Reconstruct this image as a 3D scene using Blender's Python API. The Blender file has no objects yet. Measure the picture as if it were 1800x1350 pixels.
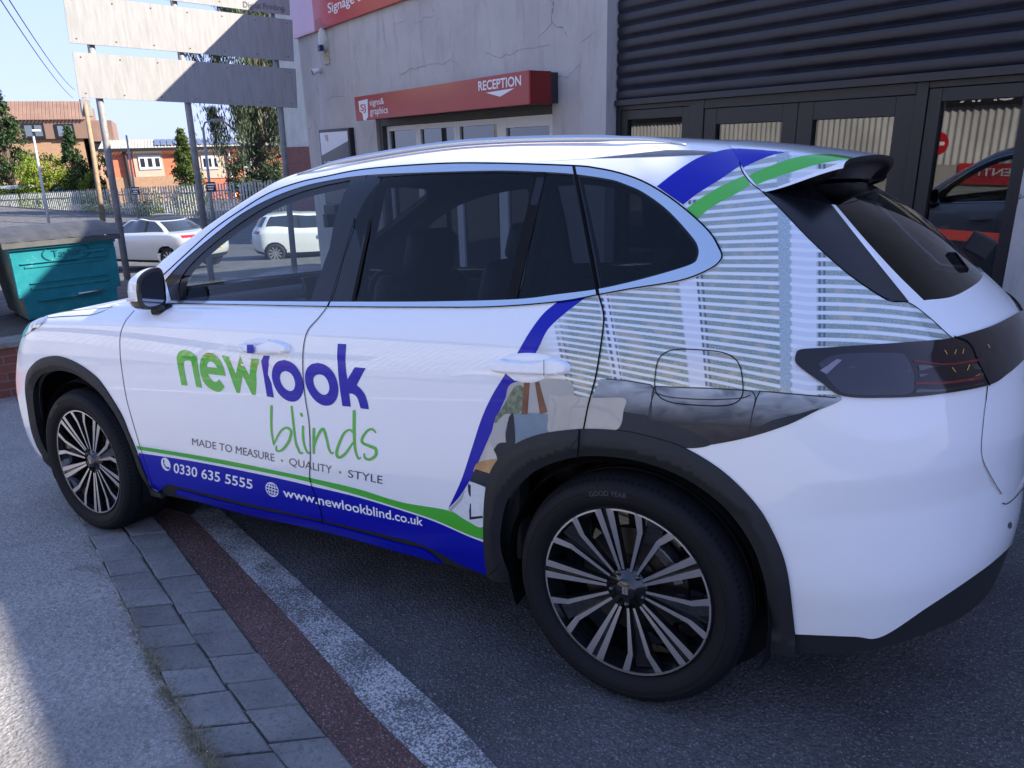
import bpy, bmesh, math, random
import numpy as np
from mathutils import Vector, Matrix, Euler, geometry
from mathutils.bvhtree import BVHTree
random.seed(7)
rng = np.random.default_rng(7)

# ================================================================ camera, sky, sun, exposure
scene = bpy.context.scene
COL = scene.collection
# street slopes: CAR maps the street frame (x along the parked car, z off the road) to the level world
CAR = Matrix(((0.91551, -0.39435, -0.0796, 0), (0.39796, 0.91671, 0.03555, 0), (0.05896, -0.06422, 0.99619, 0), (0, 0, 0, 1)))
CAM_POS = Vector((3.81178, -0.18853, 1.74375))
CAM_R = Vector((0.58145, 0.81324, -0.02364)); CAM_U = Vector((-0.23694, 0.19705, 0.95133)); CAM_F = Vector((-0.77832, 0.54755, -0.30726))
FPX = 1300.0                       # focal length in pixels of the 1800 px wide photograph
cam_d = bpy.data.cameras.new('camera'); cam = bpy.data.objects.new('camera', cam_d); COL.objects.link(cam)
cam_d.sensor_width = 36; cam_d.lens = 36 * FPX / 1800; cam_d.clip_start = .05; cam_d.clip_end = 2000
mw = Matrix.Identity(4)
for i in range(3):
    mw[i][0], mw[i][1], mw[i][2], mw[i][3] = CAM_R[i], CAM_U[i], -CAM_F[i], CAM_POS[i]
cam.matrix_world = mw
scene.camera = cam

SUN_DIR = Vector((1.0, 1.0, 0.867)).normalized()       # towards the sun: behind the workshop, to the right
SUN_EL = math.asin(SUN_DIR.z)
SUN_ROT = math.atan2(SUN_DIR.x, SUN_DIR.y)
world = bpy.data.worlds.new('World'); scene.world = world; world.use_nodes = True
wn = world.node_tree.nodes; wl = world.node_tree.links
bg = wn['Background']; sky = wn.new('ShaderNodeTexSky'); sky.sky_type = 'NISHITA'; sky.sun_disc = False
sky.sun_elevation = SUN_EL; sky.sun_rotation = SUN_ROT; sky.air_density = 1.1; sky.dust_density = .5; sky.ozone_density = 2.5
# the bright band round the horizon is softened, and the blue kept
def _vm(op, a, b):
    n = wn.new('ShaderNodeVectorMath'); n.operation = op
    for k, v in enumerate((a, b)):
        if hasattr(v, 'is_output'): wl.new(v, n.inputs[k])
        else: n.inputs[k].default_value = v
    return n.outputs[0]
tint = _vm('MULTIPLY', sky.outputs[0], (.97, 1.05, 1.22))
KC = (1.10, 1.32, 2.5)
soft = _vm('DIVIDE', _vm('MULTIPLY', tint, KC), _vm('ADD', tint, KC))
wl.new(soft, bg.inputs[0]); bg.inputs[1].default_value = 0.15
sl = bpy.data.lights.new('sun', 'SUN'); sun = bpy.data.objects.new('sun', sl); COL.objects.link(sun)
sl.energy = 2.5; sl.angle = math.radians(.5); sl.color = (1, .91, .76)
sun.rotation_euler = SUN_DIR.to_track_quat('Z', 'Y').to_euler()
scene.view_settings.view_transform = 'Standard'; scene.view_settings.look = 'None'
scene.view_settings.exposure = 2.5; scene.view_settings.gamma = 1
scene.cycles.max_bounces = 10; scene.cycles.transparent_max_bounces = 24
# ================================================================ helpers
def prop(o, label=None, cat=None, group=None, kind=None):
    if label: o['label'] = label
    if cat: o['category'] = cat
    if group: o['group'] = group
    if kind: o['kind'] = kind
    return o
def empty(name, label, cat, loc=(0, 0, 0), rotz=0, group=None, mat=None):
    o = bpy.data.objects.new(name, None); COL.objects.link(o)
    if mat is not None: o.matrix_world = mat
    else: o.location = loc; o.rotation_euler = (0, 0, rotz)
    o.empty_display_size = .1
    return prop(o, label, cat, group)
def link_mesh(name, me, mat, parent=None, smooth=False):
    o = bpy.data.objects.new(name, me); COL.objects.link(o)
    if mat is not None:
        for m in (mat if isinstance(mat, (list, tuple)) else [mat]): me.materials.append(m)
    if parent is not None: o.parent = parent
    if smooth:
        me.polygons.foreach_set('use_smooth', [True] * len(me.polygons))
    return o
class MB:
    """collects shapes for ONE mesh object"""
    def __init__(s): s.v = []; s.f = []; s.mi = []
    def add(s, vs, fs, mi=0):
        b = len(s.v); s.v += [tuple(v) for v in vs]; s.f += [tuple(b + i for i in f) for f in fs]; s.mi += [mi] * len(fs); return s
    def box(s, c, size, R=None, mi=0):
        h = [k / 2 for k in size]; vs = []
        for dx in (-1, 1):
            for dy in (-1, 1):
                for dz in (-1, 1):
                    v = Vector((dx*h[0], dy*h[1], dz*h[2]))
                    if R is not None: v = R @ v
                    vs.append(Vector(c) + v)
        return s.add(vs, [(0,1,3,2), (4,6,7,5), (0,4,5,1), (2,3,7,6), (0,2,6,4), (1,5,7,3)], mi)
    def span(s, a, b, mi=0):
        a = Vector(a); b = Vector(b); return s.box((a + b) / 2, [abs(b[i] - a[i]) for i in range(3)], None, mi)
    def tube(s, pts, r, n=10, mi=0, cap=True):
        pts = [Vector(p) for p in pts]; rs = r if isinstance(r, (list, tuple)) else [r] * len(pts)
        vs = []; up = None
        for i, p in enumerate(pts):
            d = (pts[min(i+1, len(pts)-1)] - pts[max(i-1, 0)]).normalized()
            if up is None: up = Vector((0, 0, 1)) if abs(d.z) < .9 else Vector((1, 0, 0))
            a = d.cross(up).normalized(); up = a.cross(d).normalized()
            for k in range(n):
                t = 2 * math.pi * k / n; vs.append(p + (a * math.cos(t) + up * math.sin(t)) * rs[i])
        fs = [(i*n + k, i*n + (k+1) % n, (i+1)*n + (k+1) % n, (i+1)*n + k) for i in range(len(pts)-1) for k in range(n)]
        if cap: fs += [tuple(range(n))[::-1], tuple(range((len(pts)-1)*n, len(pts)*n))]
        return s.add(vs, fs, mi)
    def prism(s, poly, z0, z1, T=None, mi=0):
        """poly: 2D outline (ccw) extruded from z0 to z1; T maps (x,y,z)"""
        n = len(poly); vs = [(x, y, z0) for x, y in poly] + [(x, y, z1) for x, y in poly]
        if T is not None: vs = [T(Vector(v)) for v in vs]
        return s.add(vs, [tuple(range(n))[::-1], tuple(range(n, 2*n))] + [(i, (i+1) % n, n + (i+1) % n, n + i) for i in range(n)], mi)
    def lathe(s, prof, n=48, T=None, mi=0, a0=0, a1=2*math.pi):
        """prof: (radius, height) about the y axis -> x=r cos, z=r sin, y=h"""
        full = abs(a1 - a0 - 2*math.pi) < 1e-6; m = n if full else n + 1; vs = []
        for r, h in prof:
            for k in range(m):
                t = a0 + (a1 - a0) * k / n; v = Vector((r*math.cos(t), h, r*math.sin(t))); vs.append(T(v) if T else v)
        fs = []
        for i in range(len(prof)-1):
            for k in range(n):
                k2 = (k+1) % m; fs.append((i*m + k, i*m + k2, (i+1)*m + k2, (i+1)*m + k))
        return s.add(vs, fs, mi)
    def build(s, name, mat, parent=None, smooth=False, bevel=0, auto=None):
        me = bpy.data.meshes.new(name); me.from_pydata(s.v, [], s.f); me.update()
        if any(s.mi): me.polygons.foreach_set('material_index', s.mi)
        bm = bmesh.new(); bm.from_mesh(me); bmesh.ops.recalc_face_normals(bm, faces=bm.faces)
        if bevel: bmesh.ops.bevel(bm, geom=[e for e in bm.edges if len(e.link_faces) == 2 and e.calc_face_angle(0) > .5], offset=bevel, segments=2, profile=.5, affect='EDGES', clamp_overlap=True)
        bm.to_mesh(me); bm.free()
        o = link_mesh(name, me, mat, parent, smooth)
        if auto is not None:
            me.polygons.foreach_set('use_smooth', [True] * len(me.polygons))
            me.set_sharp_from_angle(angle=math.radians(auto))
        return o

# ---- node expressions
class NT:
    def __init__(s, name):
        s.mat = bpy.data.materials.new(name); s.mat.use_nodes = True; s.t = s.mat.node_tree; s.n = s.t.nodes; s.l = s.t.links
        s.bsdf = s.n['Principled BSDF']; s.out = s.n['Material Output']
    def val(s, sock, x):
        if isinstance(x, E): s.l.new(x.s, sock)
        elif isinstance(x, (int, float)): sock.default_value = x
        elif hasattr(x, 'is_output'): s.l.new(x, sock)
        else:
            sock.default_value = (*x, 1) if len(x) == 3 and len(sock.default_value) == 4 else x
    def math(s, op, *a):
        n = s.n.new('ShaderNodeMath'); n.operation = op
        for i, x in enumerate(a): s.val(n.inputs[i], x)
        return E(s, n.outputs[0])
    def coord(s, kind='Object'):
        n = s.n.new('ShaderNodeTexCoord'); return n.outputs[kind]
    def xyz(s, vec):
        n = s.n.new('ShaderNodeSeparateXYZ'); s.l.new(vec, n.inputs[0]); return [E(s, o) for o in n.outputs]
    def vec(s, x, y, z=0):
        n = s.n.new('ShaderNodeCombineXYZ'); s.val(n.inputs[0], x); s.val(n.inputs[1], y); s.val(n.inputs[2], z); return n.outputs[0]
    def noise(s, vec, scale, detail=4, rough=.55, dist=0):
        n = s.n.new('ShaderNodeTexNoise'); s.l.new(vec, n.inputs['Vector']); n.inputs['Scale'].default_value = scale
        n.inputs['Detail'].default_value = detail; n.inputs['Roughness'].default_value = rough; n.inputs['Distortion'].default_value = dist
        return E(s, n.outputs['Fac'])
    def voro(s, vec, scale, feature='F1', out='Distance'):
        n = s.n.new('ShaderNodeTexVoronoi'); n.feature = feature; s.l.new(vec, n.inputs['Vector']); n.inputs['Scale'].default_value = scale
        return E(s, n.outputs[out]) if out == 'Distance' else n.outputs[out]
    def mix(s, f, a, b):
        n = s.n.new('ShaderNodeMix'); n.data_type = 'RGBA'; s.val(n.inputs[0], f); s.val(n.inputs[6], a); s.val(n.inputs[7], b); return n.outputs[2]
    def ramp(s, f, stops):
        n = s.n.new('ShaderNodeValToRGB'); s.val(n.inputs[0], f); e = n.color_ramp.elements
        while len(e) < len(stops): e.new(.5)
        for k, (p, c) in enumerate(stops): e[k].position = p; e[k].color = (*c, 1) if not isinstance(c, (int, float)) else (c, c, c, 1)
        return n.outputs[0]
    def mapr(s, x, a, b, c=0, d=1):
        n = s.n.new('ShaderNodeMapRange'); s.val(n.inputs[0], x)
        for k, q in enumerate((a, b, c, d)): n.inputs[k+1].default_value = q
        return E(s, n.outputs[0])
    def bump(s, h, strength=.3, dist=.01, normal=None):
        n = s.n.new('ShaderNodeBump'); n.inputs['Strength'].default_value = strength; n.inputs['Distance'].default_value = dist
        s.val(n.inputs['Height'], h)
        if normal is not None: s.l.new(normal, n.inputs['Normal'])
        s.l.new(n.outputs[0], s.bsdf.inputs['Normal']); return n.outputs[0]
    def set(s, **k):
        names = dict(color='Base Color', rough='Roughness', metal='Metallic', coat='Coat Weight', coatr='Coat Roughness', spec='Specular IOR Level', alpha='Alpha', trans='Transmission Weight', emis='Emission Color', emstr='Emission Strength', ior='IOR')
        for q, v in k.items(): s.val(s.bsdf.inputs[names[q]], v)
        return s
class E:
    def __init__(s, nt, sock): s.nt = nt; s.s = sock
    def __add__(s, o): return s.nt.math('ADD', s, o)
    __radd__ = __add__
    def __sub__(s, o): return s.nt.math('SUBTRACT', s, o)
    def __rsub__(s, o): return s.nt.math('SUBTRACT', o, s)
    def __mul__(s, o): return s.nt.math('MULTIPLY', s, o)
    __rmul__ = __mul__
    def __truediv__(s, o): return s.nt.math('DIVIDE', s, o)
    def lt(s, o): return s.nt.math('LESS_THAN', s, o)
    def gt(s, o): return s.nt.math('GREATER_THAN', s, o)
    def fract(s): return s.nt.math('FRACT', s)
    def floor(s): return s.nt.math('FLOOR', s)
    def abs(s): return s.nt.math('ABSOLUTE', s)
    def max(s, o): return s.nt.math('MAXIMUM', s, o)
    def min(s, o): return s.nt.math('MINIMUM', s, o)
def plain(name, color, rough=.5, metal=0, coat=0, spec=.5, noise=None, bump=None):
    """flat-coloured material with slight wear: noise=(scale, amount), bump=(scale, strength, dist)"""
    m = NT(name); m.set(rough=rough, metal=metal, coat=coat, coatr=.03, spec=spec); co = m.coord()
    if noise:
        f = m.noise(co, noise[0], 6, .6); a = noise[1]
        c2 = tuple(min(1, c * (1 + a)) for c in color); c1 = tuple(c * (1 - a) for c in color)
        m.set(color=m.mix(m.mapr(f, .3, .7), c1, c2)); m.set(rough=m.mapr(f, .2, .8, max(0, rough - .08), min(1, rough + .1)))
    else: m.set(color=color)
    if bump: m.bump(m.noise(co, bump[0], 5, .6), bump[1], bump[2])
    return m.mat
def srgb(r, g, b):
    f = lambda c: (c / 255 / 12.92) if c / 255 <= .04045 else ((c / 255 + .055) / 1.055) ** 2.4
    return (f(r), f(g), f(b))
def ray_dir(px, py): return (CAM_R * ((px - 900) / FPX) + CAM_U * ((675 - py) / FPX) + CAM_F)
def on_y(px, py, Y): d = ray_dir(px, py); return CAM_POS + d * ((Y - CAM_POS.y) / d.y)
def on_x(px, py, X): d = ray_dir(px, py); return CAM_POS + d * ((X - CAM_POS.x) / d.x)
def on_z(px, py, Z): d = ray_dir(px, py); return CAM_POS + d * ((Z - CAM_POS.z) / d.z)
def at_depth(px, py, D): return CAM_POS + ray_dir(px, py) * D
def glass(name, tint, refl=1.0, ior=1.5, rough=0.0):
    m = NT(name); n, l = m.n, m.l; n.remove(m.bsdf)
    tr = n.new('ShaderNodeBsdfTransparent'); tr.inputs[0].default_value = (*tint, 1)
    gl = n.new('ShaderNodeBsdfGlossy'); gl.inputs['Roughness'].default_value = rough; gl.inputs[0].default_value = (refl, refl, refl, 1)
    fr = n.new('ShaderNodeFresnel'); ge = n.new('ShaderNodeNewGeometry'); mr = n.new('ShaderNodeMapRange'); l.new(ge.outputs['Backfacing'], mr.inputs[0]); mr.inputs[3].default_value = ior; mr.inputs[4].default_value = 1/ior; l.new(mr.outputs[0], fr.inputs[0])
    mx = n.new('ShaderNodeMixShader'); l.new(fr.outputs[0], mx.inputs[0]); l.new(tr.outputs[0], mx.inputs[1]); l.new(gl.outputs[0], mx.inputs[2])
    l.new(mx.outputs[0], m.out.inputs[0]); return m.mat
M_SHOPGLASS = glass('shop glass', (.45, .47, .47), ior=1.9)
# ================================================================ the setting
def gz(x, y):
    """height of the ground: the street falls away to the left and slightly towards the workshop"""
    cx = min(x, 8.0) if x > -7 else (-7 + (x+7)*.75 if x > -24 else -19.75 - 1.5 * math.tanh((-24 - x) / 3))
    cy = y if abs(y) < 3 else math.copysign(3 + (min(abs(y), 9)-3)*.6, y)
    return .0799 * cx - .03569 * cy
def onG(px, py, h=0.0):
    d = ray_dir(px, py); t = .5
    while t < 400:
        p = CAM_POS + d*t
        if p.z <= gz(p.x, p.y) + h: break
        t += .02 if t < 12 else .2
    return p
def tarmac(name, base, speck, light=0.25, grain=260, patches=.25, bstr=.55):
    m = NT(name); co = m.coord(); n1 = m.noise(co, grain, 3, .7); n2 = m.noise(co, 2.2, 5, .6); n3 = m.noise(co, 40, 4, .6); v = m.voro(co, grain*.6)
    c = m.mix(m.mapr(n2, .35, .7), tuple(k*(1-patches) for k in base), tuple(k*(1+patches) for k in base))
    n4 = m.noise(co, grain*.45, 4, .75); c = m.mix(m.mapr(n4, .35, .62, .75, 0), c, tuple(k*.38 for k in base)); c = m.mix(m.mapr(n1, .56, .68) * light, c, speck); c = m.mix(m.mapr(v, .0, .22, .55, 0), c, tuple(k*.35 for k in base))
    c = m.mix(m.mapr(n3, .62, .75, 0, .35), c, tuple(k*.6 for k in base))
    n5 = m.noise(co, .9, 5, .65, .8); c = m.mix(m.mapr(n5, .58, .66, 0, .35), c, tuple(k*.55 for k in base)); n6 = m.noise(co, 3.3, 3, .5); c = m.mix(m.mapr(n6, .70, .74, 0, .55), c, tuple(k*.4 for k in base))
    m.set(color=c, rough=.82, spec=.35); m.bump(n1 + n4 + v*.8, bstr, .006); return m.mat
M_ASPH = tarmac('dark asphalt', (.105, .105, .112), (.52, .52, .54), .5, 140, .32, .9)
M_PAVE = tarmac('worn grey tarmac pavement', (.33, .315, .305), (.66, .64, .60), .6, 120, .18, .9)
M_BROWN = tarmac('brown red surfacing', (.15, .078, .070), (.50, .44, .42), .55, 130, .22, .9)
def worn_white():
    m = NT('worn white road paint'); co = m.coord(); n1 = m.noise(co, 120, 3, .75); n2 = m.noise(co, 5, 4, .6); v = m.voro(co, 110)
    f = m.mapr(n1 + n2*.45, .62, .78, 0, 1)
    m.set(color=m.mix(f, (.50, .50, .50), (.10, .10, .105)), rough=.8); m.bump(n1 + v, .6, .004); return m.mat
M_WPAINT = worn_white()
def setts_mat(k_=1.0):
    m = NT('concrete paving setts'); co = m.coord(); n1 = m.noise(co, 140, 5, .7); n2 = m.noise(co, 6, 4, .6); v = m.n.new('ShaderNodeObjectInfo')
    c = m.mix(m.mapr(n2, .35, .65), tuple(q*k_ for q in (.17, .17, .172)), tuple(q*k_ for q in (.25, .245, .245))); c = m.mix(m.mapr(n1, .56, .70, 0, .6), c, (.36, .36, .36)); nn_ = m.noise(co, 60, 5, .75); c = m.mix(m.mapr(nn_, .30, .5, .6, 0), c, (.06, .062, .07)); m.set(color=c, rough=.85); m.bump(n1 + nn_*1.4, .9, .008); return m.mat
M_SETT = [setts_mat(1.0), setts_mat(.84), setts_mat(1.16)]
M_DIRT = plain('sandy joint dirt', (.045, .042, .036), .95, noise=(80, .4), bump=(200, .6, .004))
# ground
def ground_patch(name, xs, ys, mat, dz=0):
    V = [(x, y, gz(x, y)+dz) for y in ys for x in xs]; n = len(xs)
    F = [(j*n+i, j*n+i+1, (j+1)*n+i+1, (j+1)*n+i) for j in range(len(ys)-1) for i in range(n-1)]
    mb = MB(); mb.add(V, F); o = mb.build(name, mat, None, True); return prop(o, kind='structure')
xs = [-900, -400, -200, -120, -80] + list(np.arange(-60, -24, 3.)) + list(np.arange(-24, 12, 1.)) + [12, 16, 22, 30, 60, 200, 600]
ys = [-600, -200, -60, -30, -18, -12] + list(np.arange(-10, 10, .5)) + [10, 14, 20, 40, 90, 200, 600]
ground_patch('road', xs, ys, M_ASPH)
def strip(name, L, R, mat, dz, kind='structure'):
    """sheet between two edge lines (lists of world points), draped 'dz' above the ground"""
    def res(P, n=60):
        P = np.array([(p[0], p[1]) for p in P]); P = np.array(crom(list(P), .05)) if len(P) > 2 else P
        d = np.r_[0, np.cumsum(np.linalg.norm(np.diff(P, axis=0), axis=1))]; t = np.linspace(0, d[-1], n); return np.stack([np.interp(t, d, P[:, 0]), np.interp(t, d, P[:, 1])], 1)
    a, b = res(L), res(R); V = [(x, y, gz(x, y)+dz) for x, y in a] + [(x, y, gz(x, y)+dz) for x, y in b]; n = len(a)
    mb = MB(); mb.add(V, [(i, i+1, n+i+1, n+i) for i in range(n-1)]); o = mb.build(name, mat, None, True); return prop(o, kind=kind), a, b
def gl(*px): return [onG(*p) for p in px]
def ext(P, a=6, b=4):
    """carry an edge line on beyond both traced ends"""
    P = [Vector((p[0], p[1], 0)) for p in P]; d0 = (P[0]-P[min(3, len(P)-1)]).normalized(); d1 = (P[-1]-P[-3]).normalized()
    return [P[0] + d0*k for k in (a, 3.2, 1.6, .8, .35, .15)] + P + [P[-1] + d1*k for k in (.15, .35, .8, 1.6, 3.0, b)]
def crom(pts, step=.02):
    P = [np.array(p, float) for p in pts]; E_ = [2*P[0]-P[1]] + P + [2*P[-1]-P[-2]]; Q = []
    for k in range(1, len(E_)-2):
        p0, p1, p2, p3 = E_[k-1:k+3]; n = max(1, int(np.linalg.norm(p2-p1)/step))
        for q in range(n):
            t = q/n; Q.append(.5*((2*p1) + (-p0+p2)*t + (2*p0-5*p1+4*p2-p3)*t*t + (-p0+3*p1-3*p2+p3)*t**3))
    Q.append(P[-1]); return Q
e1_ = ext(gl((150,935),(190,1010),(232,1090),(262,1150),(300,1225),(340,1290),(380,1350)))
e2_ = ext(gl((272,910),(310,960),(360,1025),(415,1100),(485,1190),(535,1245),(582,1310),(620,1350)))
e3_ = ext(gl((327,900),(385,960),(465,1045),(565,1155),(650,1255),(745,1350)))
e4_ = ext(gl((390,900),(450,955),(525,1022),(625,1115),(725,1205),(800,1275),(870,1350)))
strip('brown_surfacing', e2_, e3_, M_BROWN, .004); strip('painted_line', e3_, e4_, M_WPAINT, .005)
jb, ea, eb = strip('joint_bed', e1_, e2_, M_DIRT, .003)
mb = MB(); rws = [0, .3, .8, 1.4, 2.0, 2.6, 3.2, 4, 5, 6, 7, 8, 9]; V = []
for k in rws: V += [(x, min(y-k, y), gz(x, y-k)+.0045) for x, y in ea]
n = len(ea); mb.add(V, [(j*n+i, j*n+i+1, (j+1)*n+i+1, (j+1)*n+i) for j in range(len(rws)-1) for i in range(n-1)]); prop(mb.build('pavement', M_PAVE, None, True), kind='structure')
# the two rows of setts, each block slightly out of level
mb = MB(); dl = np.r_[0, np.cumsum(np.linalg.norm(np.diff((ea+eb)/2, axis=0), axis=1))]
def lerp_line(P, s): return np.array([np.interp(s, dl, P[:, 0]), np.interp(s, dl, P[:, 1])])
for col in (0, 1):
    s = 0.03 + .09*col
    while s < dl[-1]-.25:
        ln = random.uniform(.165, .195); w0, w1 = (.012, .49) if col == 0 else (.51, .985); cs = []
        for ss, ww in ((s, w0), (s+ln-.009, w0), (s+ln-.009, w1), (s, w1)):
            a = lerp_line(ea, ss); b = lerp_line(eb, ss); cs.append(a+(b-a)*ww + np.array([random.uniform(-.005, .005), random.uniform(-.005, .005)]))
        cs = np.array(cs); c = cs.mean(0); h = random.uniform(.010, .014); tilt = [random.uniform(-.0022, .0022) for _ in range(4)]
        lo = [(p[0], p[1], gz(*p)+.003) for p in cs]; md = [(p[0], p[1], gz(*p)+h-.004+t) for p, t in zip(cs, tilt)]
        ins = c + (cs-c)*.93; hi = [(p[0], p[1], gz(*p)+h+t) for p, t in zip(ins, tilt)]
        mb.add(lo+md+hi, [(8, 9, 10, 11)] + [(i, (i+1) % 4, 4+(i+1) % 4, 4+i) for i in range(4)] + [(4+i, 4+(i+1) % 4, 8+(i+1) % 4, 8+i) for i in range(4)], random.choice((0, 0, 1, 2)))
        s += ln
o = mb.build('paving_setts', M_SETT); prop(o, kind='structure')
# dry grass in the joints
M_DRY = plain('dry grass', (.16, .14, .085), .9, noise=(30, .5)); M_MOSS = plain('moss and weeds', (.035, .05, .015), .95, noise=(40, .5))
def tufts(name, pts, n, hgt, mat, spread, lean=1.0):
    mb = MB()
    for _ in range(n):
        k = random.randrange(len(pts)); x, y, wgt = pts[k]
        if random.random() > wgt: continue
        k2 = min(k+1, len(pts)-1); f_ = random.random(); x += (pts[k2][0]-x)*f_; y += (pts[k2][1]-y)*f_
        x += random.gauss(0, spread); y += random.gauss(0, spread); z = gz(x, y); a = random.uniform(0, 6.28); l = random.uniform(.4, 1)*hgt; w = random.uniform(.0006, .0014); ln = random.uniform(.3, 1.2)*lean*l
        dx, dy = math.cos(a), math.sin(a); p = [(x, y, z), (x+dx*ln*.4, y+dy*ln*.4, z+l*.6), (x+dx*ln, y+dy*ln, z+l*random.uniform(.5, 1))]
        mb.add([(p[0][0]-dy*w, p[0][1]+dx*w, p[0][2]), (p[0][0]+dy*w, p[0][1]-dx*w, p[0][2]), (p[1][0]+dy*w, p[1][1]-dx*w, p[1][2]), (p[1][0]-dy*w, p[1][1]+dx*w, p[1][2]), p[2]], [(0, 1, 2, 3), (3, 2, 4)])
    o = mb.build(name, mat); return o
ep = np.array(ea); epl = [(x, y, max(.04, min(1, (x-.75)/1.0)) * (.35 + .65*(math.sin(x*17)*math.sin(x*7.3+1) > -.1))) for x, y in np.stack([np.interp(np.linspace(-.5, 2.3, 160), ep[:, 0], ep[:, 0]), np.interp(np.linspace(-.5, 2.3, 160), ep[:, 0], ep[:, 1])], 1)]
prop(tufts('dry_grass', epl, 9000, .026, M_DRY, .014, 1.8), 'dry straw-coloured grass along the left edge of the setts', 'grass', kind='stuff')
# ---------------- workshop building
Y0 = 5.0
def render_wall():
    m = NT('stained grey render'); co = m.coord(); x, y, z = m.xyz(co)
    n0 = m.noise(co, 1.1, 6, .65); n1 = m.noise(co, 45, 4, .6); st = m.noise(m.vec(x*2.2, y*2.2, z*.35), 3.0, 6, .7, .4); n3 = m.noise(co, 320, 2, .5)
    c = m.mix(m.mapr(n0, .3, .7), (.40, .37, .355), (.52, .485, .465)); c = m.mix(m.mapr(st, .52, .75, 0, .55), c, (.23, .215, .21)); c = m.mix(m.mapr(n1, .62, .78, 0, .35), c, (.56, .54, .54))
    w = m.noise(co, 2.2, 5, .6); ck = m.voro(m.vec(x + w*.55, y, z*1.5 + w*.5), .75, 'DISTANCE_TO_EDGE')
    crack = m.mapr(ck, .0, .004, 1, 0) * m.mapr(m.noise(co, .8, 2, .5), .60, .64)
    c = m.mix(crack * .85, c, (.05, .05, .05)); m.set(color=c, rough=.92, spec=.2)
    m.bump(n1*.5 + n3*.3 - crack*1.5, .45, .006); return m.mat
M_WALL = render_wall()
M_SHUT = plain('navy painted shutter', (.008, .009, .018), .42, noise=(2.5, .5), spec=.5, bump=(3, .35, .02))
M_FRAME = plain('black window frame', (.010, .010, .012), .45, noise=(30, .2))
M_PVC = plain('white window frame', (.62, .63, .64), .35)
M_REDP = plain('red fascia panel', (.46, .022, .020), .35, noise=(3, .12)); M_REDD = plain('dark red fascia end', (.17, .008, .010), .4)
def reception_face():
    m = NT('sun faded red sign'); co = m.coord(); x, y, z = m.xyz(co); n = m.noise(co, 1.4, 4, .6); st = m.noise(m.vec(x*14, y, z*.8), 3, 4, .6)
    c = m.mix(m.mapr(x + n*.8, -5.6, -4.7, 0, 1) * m.mapr(x + n*.8, -3.7, -3.0, 1, 0) * m.mapr(z, 2.25, 2.5, .1, .8), (.33, .028, .026), (.46, .13, .07))
    c = m.mix(m.mapr(st, .5, .8, 0, .5) * m.mapr(z, 2.3, 2.6, 0, 1), c, (.16, .05, .045)); m.set(color=c, rough=.38); return m.mat
M_WHITEV = plain('white sign lettering', (.72, .72, .74), .5)
ws = empty('workshop_building', 'grey rendered single-storey workshop behind the car with a dark roller shutter', 'building')
XL = on_y(533, 160, Y0).x; XR = 9.5; HT = 4.61; ZB = -1.6
xs_sh = on_y(1079, 179, Y0).x                     # left side of the shutter opening
rx0, rx1 = on_y(664, 260, Y0).x, on_y(971, 200, Y0).x
zr = 2.18; zs = 2.12
xp = on_y(1778, 430, Y0).x
mb = MB(); TH = .30
mb.span((XL, Y0, ZB), (rx0, Y0+TH, HT)); mb.span((rx0, Y0, zr+.02), (rx1, Y0+TH, HT)); mb.span((rx1, Y0, ZB), (on_y(1034, 120, Y0).x, Y0+TH, HT))
mb.span((on_y(1034, 120, Y0).x, Y0-.10, ZB), (xs_sh, Y0+TH, HT)); mb.span((xs_sh, Y0-.02, 3.55), (XR, Y0+TH, HT)); mb.span((xp, Y0-.02, ZB), (XR, Y0+TH, 3.55))
mb.span((XL, Y0+TH, ZB), (XL+TH, 14, HT)); mb.span((XR-TH, Y0+TH, ZB), (XR, 14, HT)); mb.span((XL, 14, ZB), (XR, 14.3, HT))
mb.build('wall', M_WALL, ws)
mb = MB(); mb.span((XL-.05, Y0-.03, HT+.002), (XR+.05, 14.35, HT+.14)); mb.build('roof', plain('dark flat roof', (.05, .05, .055), .8), ws)
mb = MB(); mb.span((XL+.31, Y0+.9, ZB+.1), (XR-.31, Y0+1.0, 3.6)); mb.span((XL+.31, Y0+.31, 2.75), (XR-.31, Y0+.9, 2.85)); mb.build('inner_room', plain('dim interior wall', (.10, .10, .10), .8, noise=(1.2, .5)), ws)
# shutter: curled steel laths
mb = MB(); zt = 3.55; n = 13; pitch = (zt-zs)/n; prof = []
for k in range(n):
    for t in np.linspace(0, 1, 9)[:-1]:
        prof.append((zs + (k+t)*pitch, -.017*abs(math.sin(math.pi*t))**.5 if t < .86 else .004))
prof.append((zt, 0)); X1, X2 = xs_sh+.02, xp-.02
V = [(X1, Y0+.03+d, z) for z, d in prof] + [(X2, Y0+.03+d, z) for z, d in prof]; k = len(prof)
mb.add(V, [(i, i+1, k+i+1, k+i) for i in range(k-1)]); mb.span((X1, Y0-.012, zs-.045), (X2, Y0+.05, zs+.004)); mb.build('roller_shutter', M_SHUT, ws, auto=40)
def window_unit(x0, x1, z0, z1, y, par, fr, fw=.075, mat=M_FRAME, gm_=None):
    f = MB(); f.span((x0, y, z0), (x0+fw, y+.07, z1)); f.span((x1-fw, y, z0), (x1, y+.07, z1)); f.span((x0+fw, y+.001, z1-fw), (x1-fw, y+.069, z1)); f.span((x0+fw, y+.001, z0), (x1-fw, y+.069, z0+fw))
    o = f.build('window_frame', mat, par, bevel=.004); g = MB(); g.span((x0+fw+.001, y+.03, z0+fw+.001), (x1-fw-.001, y+.036, z1-fw-.001)); g.build('pane', gm_ or M_SHOPGLASS, o); return o
pxs = [(1092,1212,.04),(1234,1400,.0),(1402,1604,.0),(1612,1800,.04)]
yf = Y0+.04; X = [on_y(a, 200, yf).x for a in (1092, 1212, 1238, 1402, 1606, 1628)]
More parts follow.
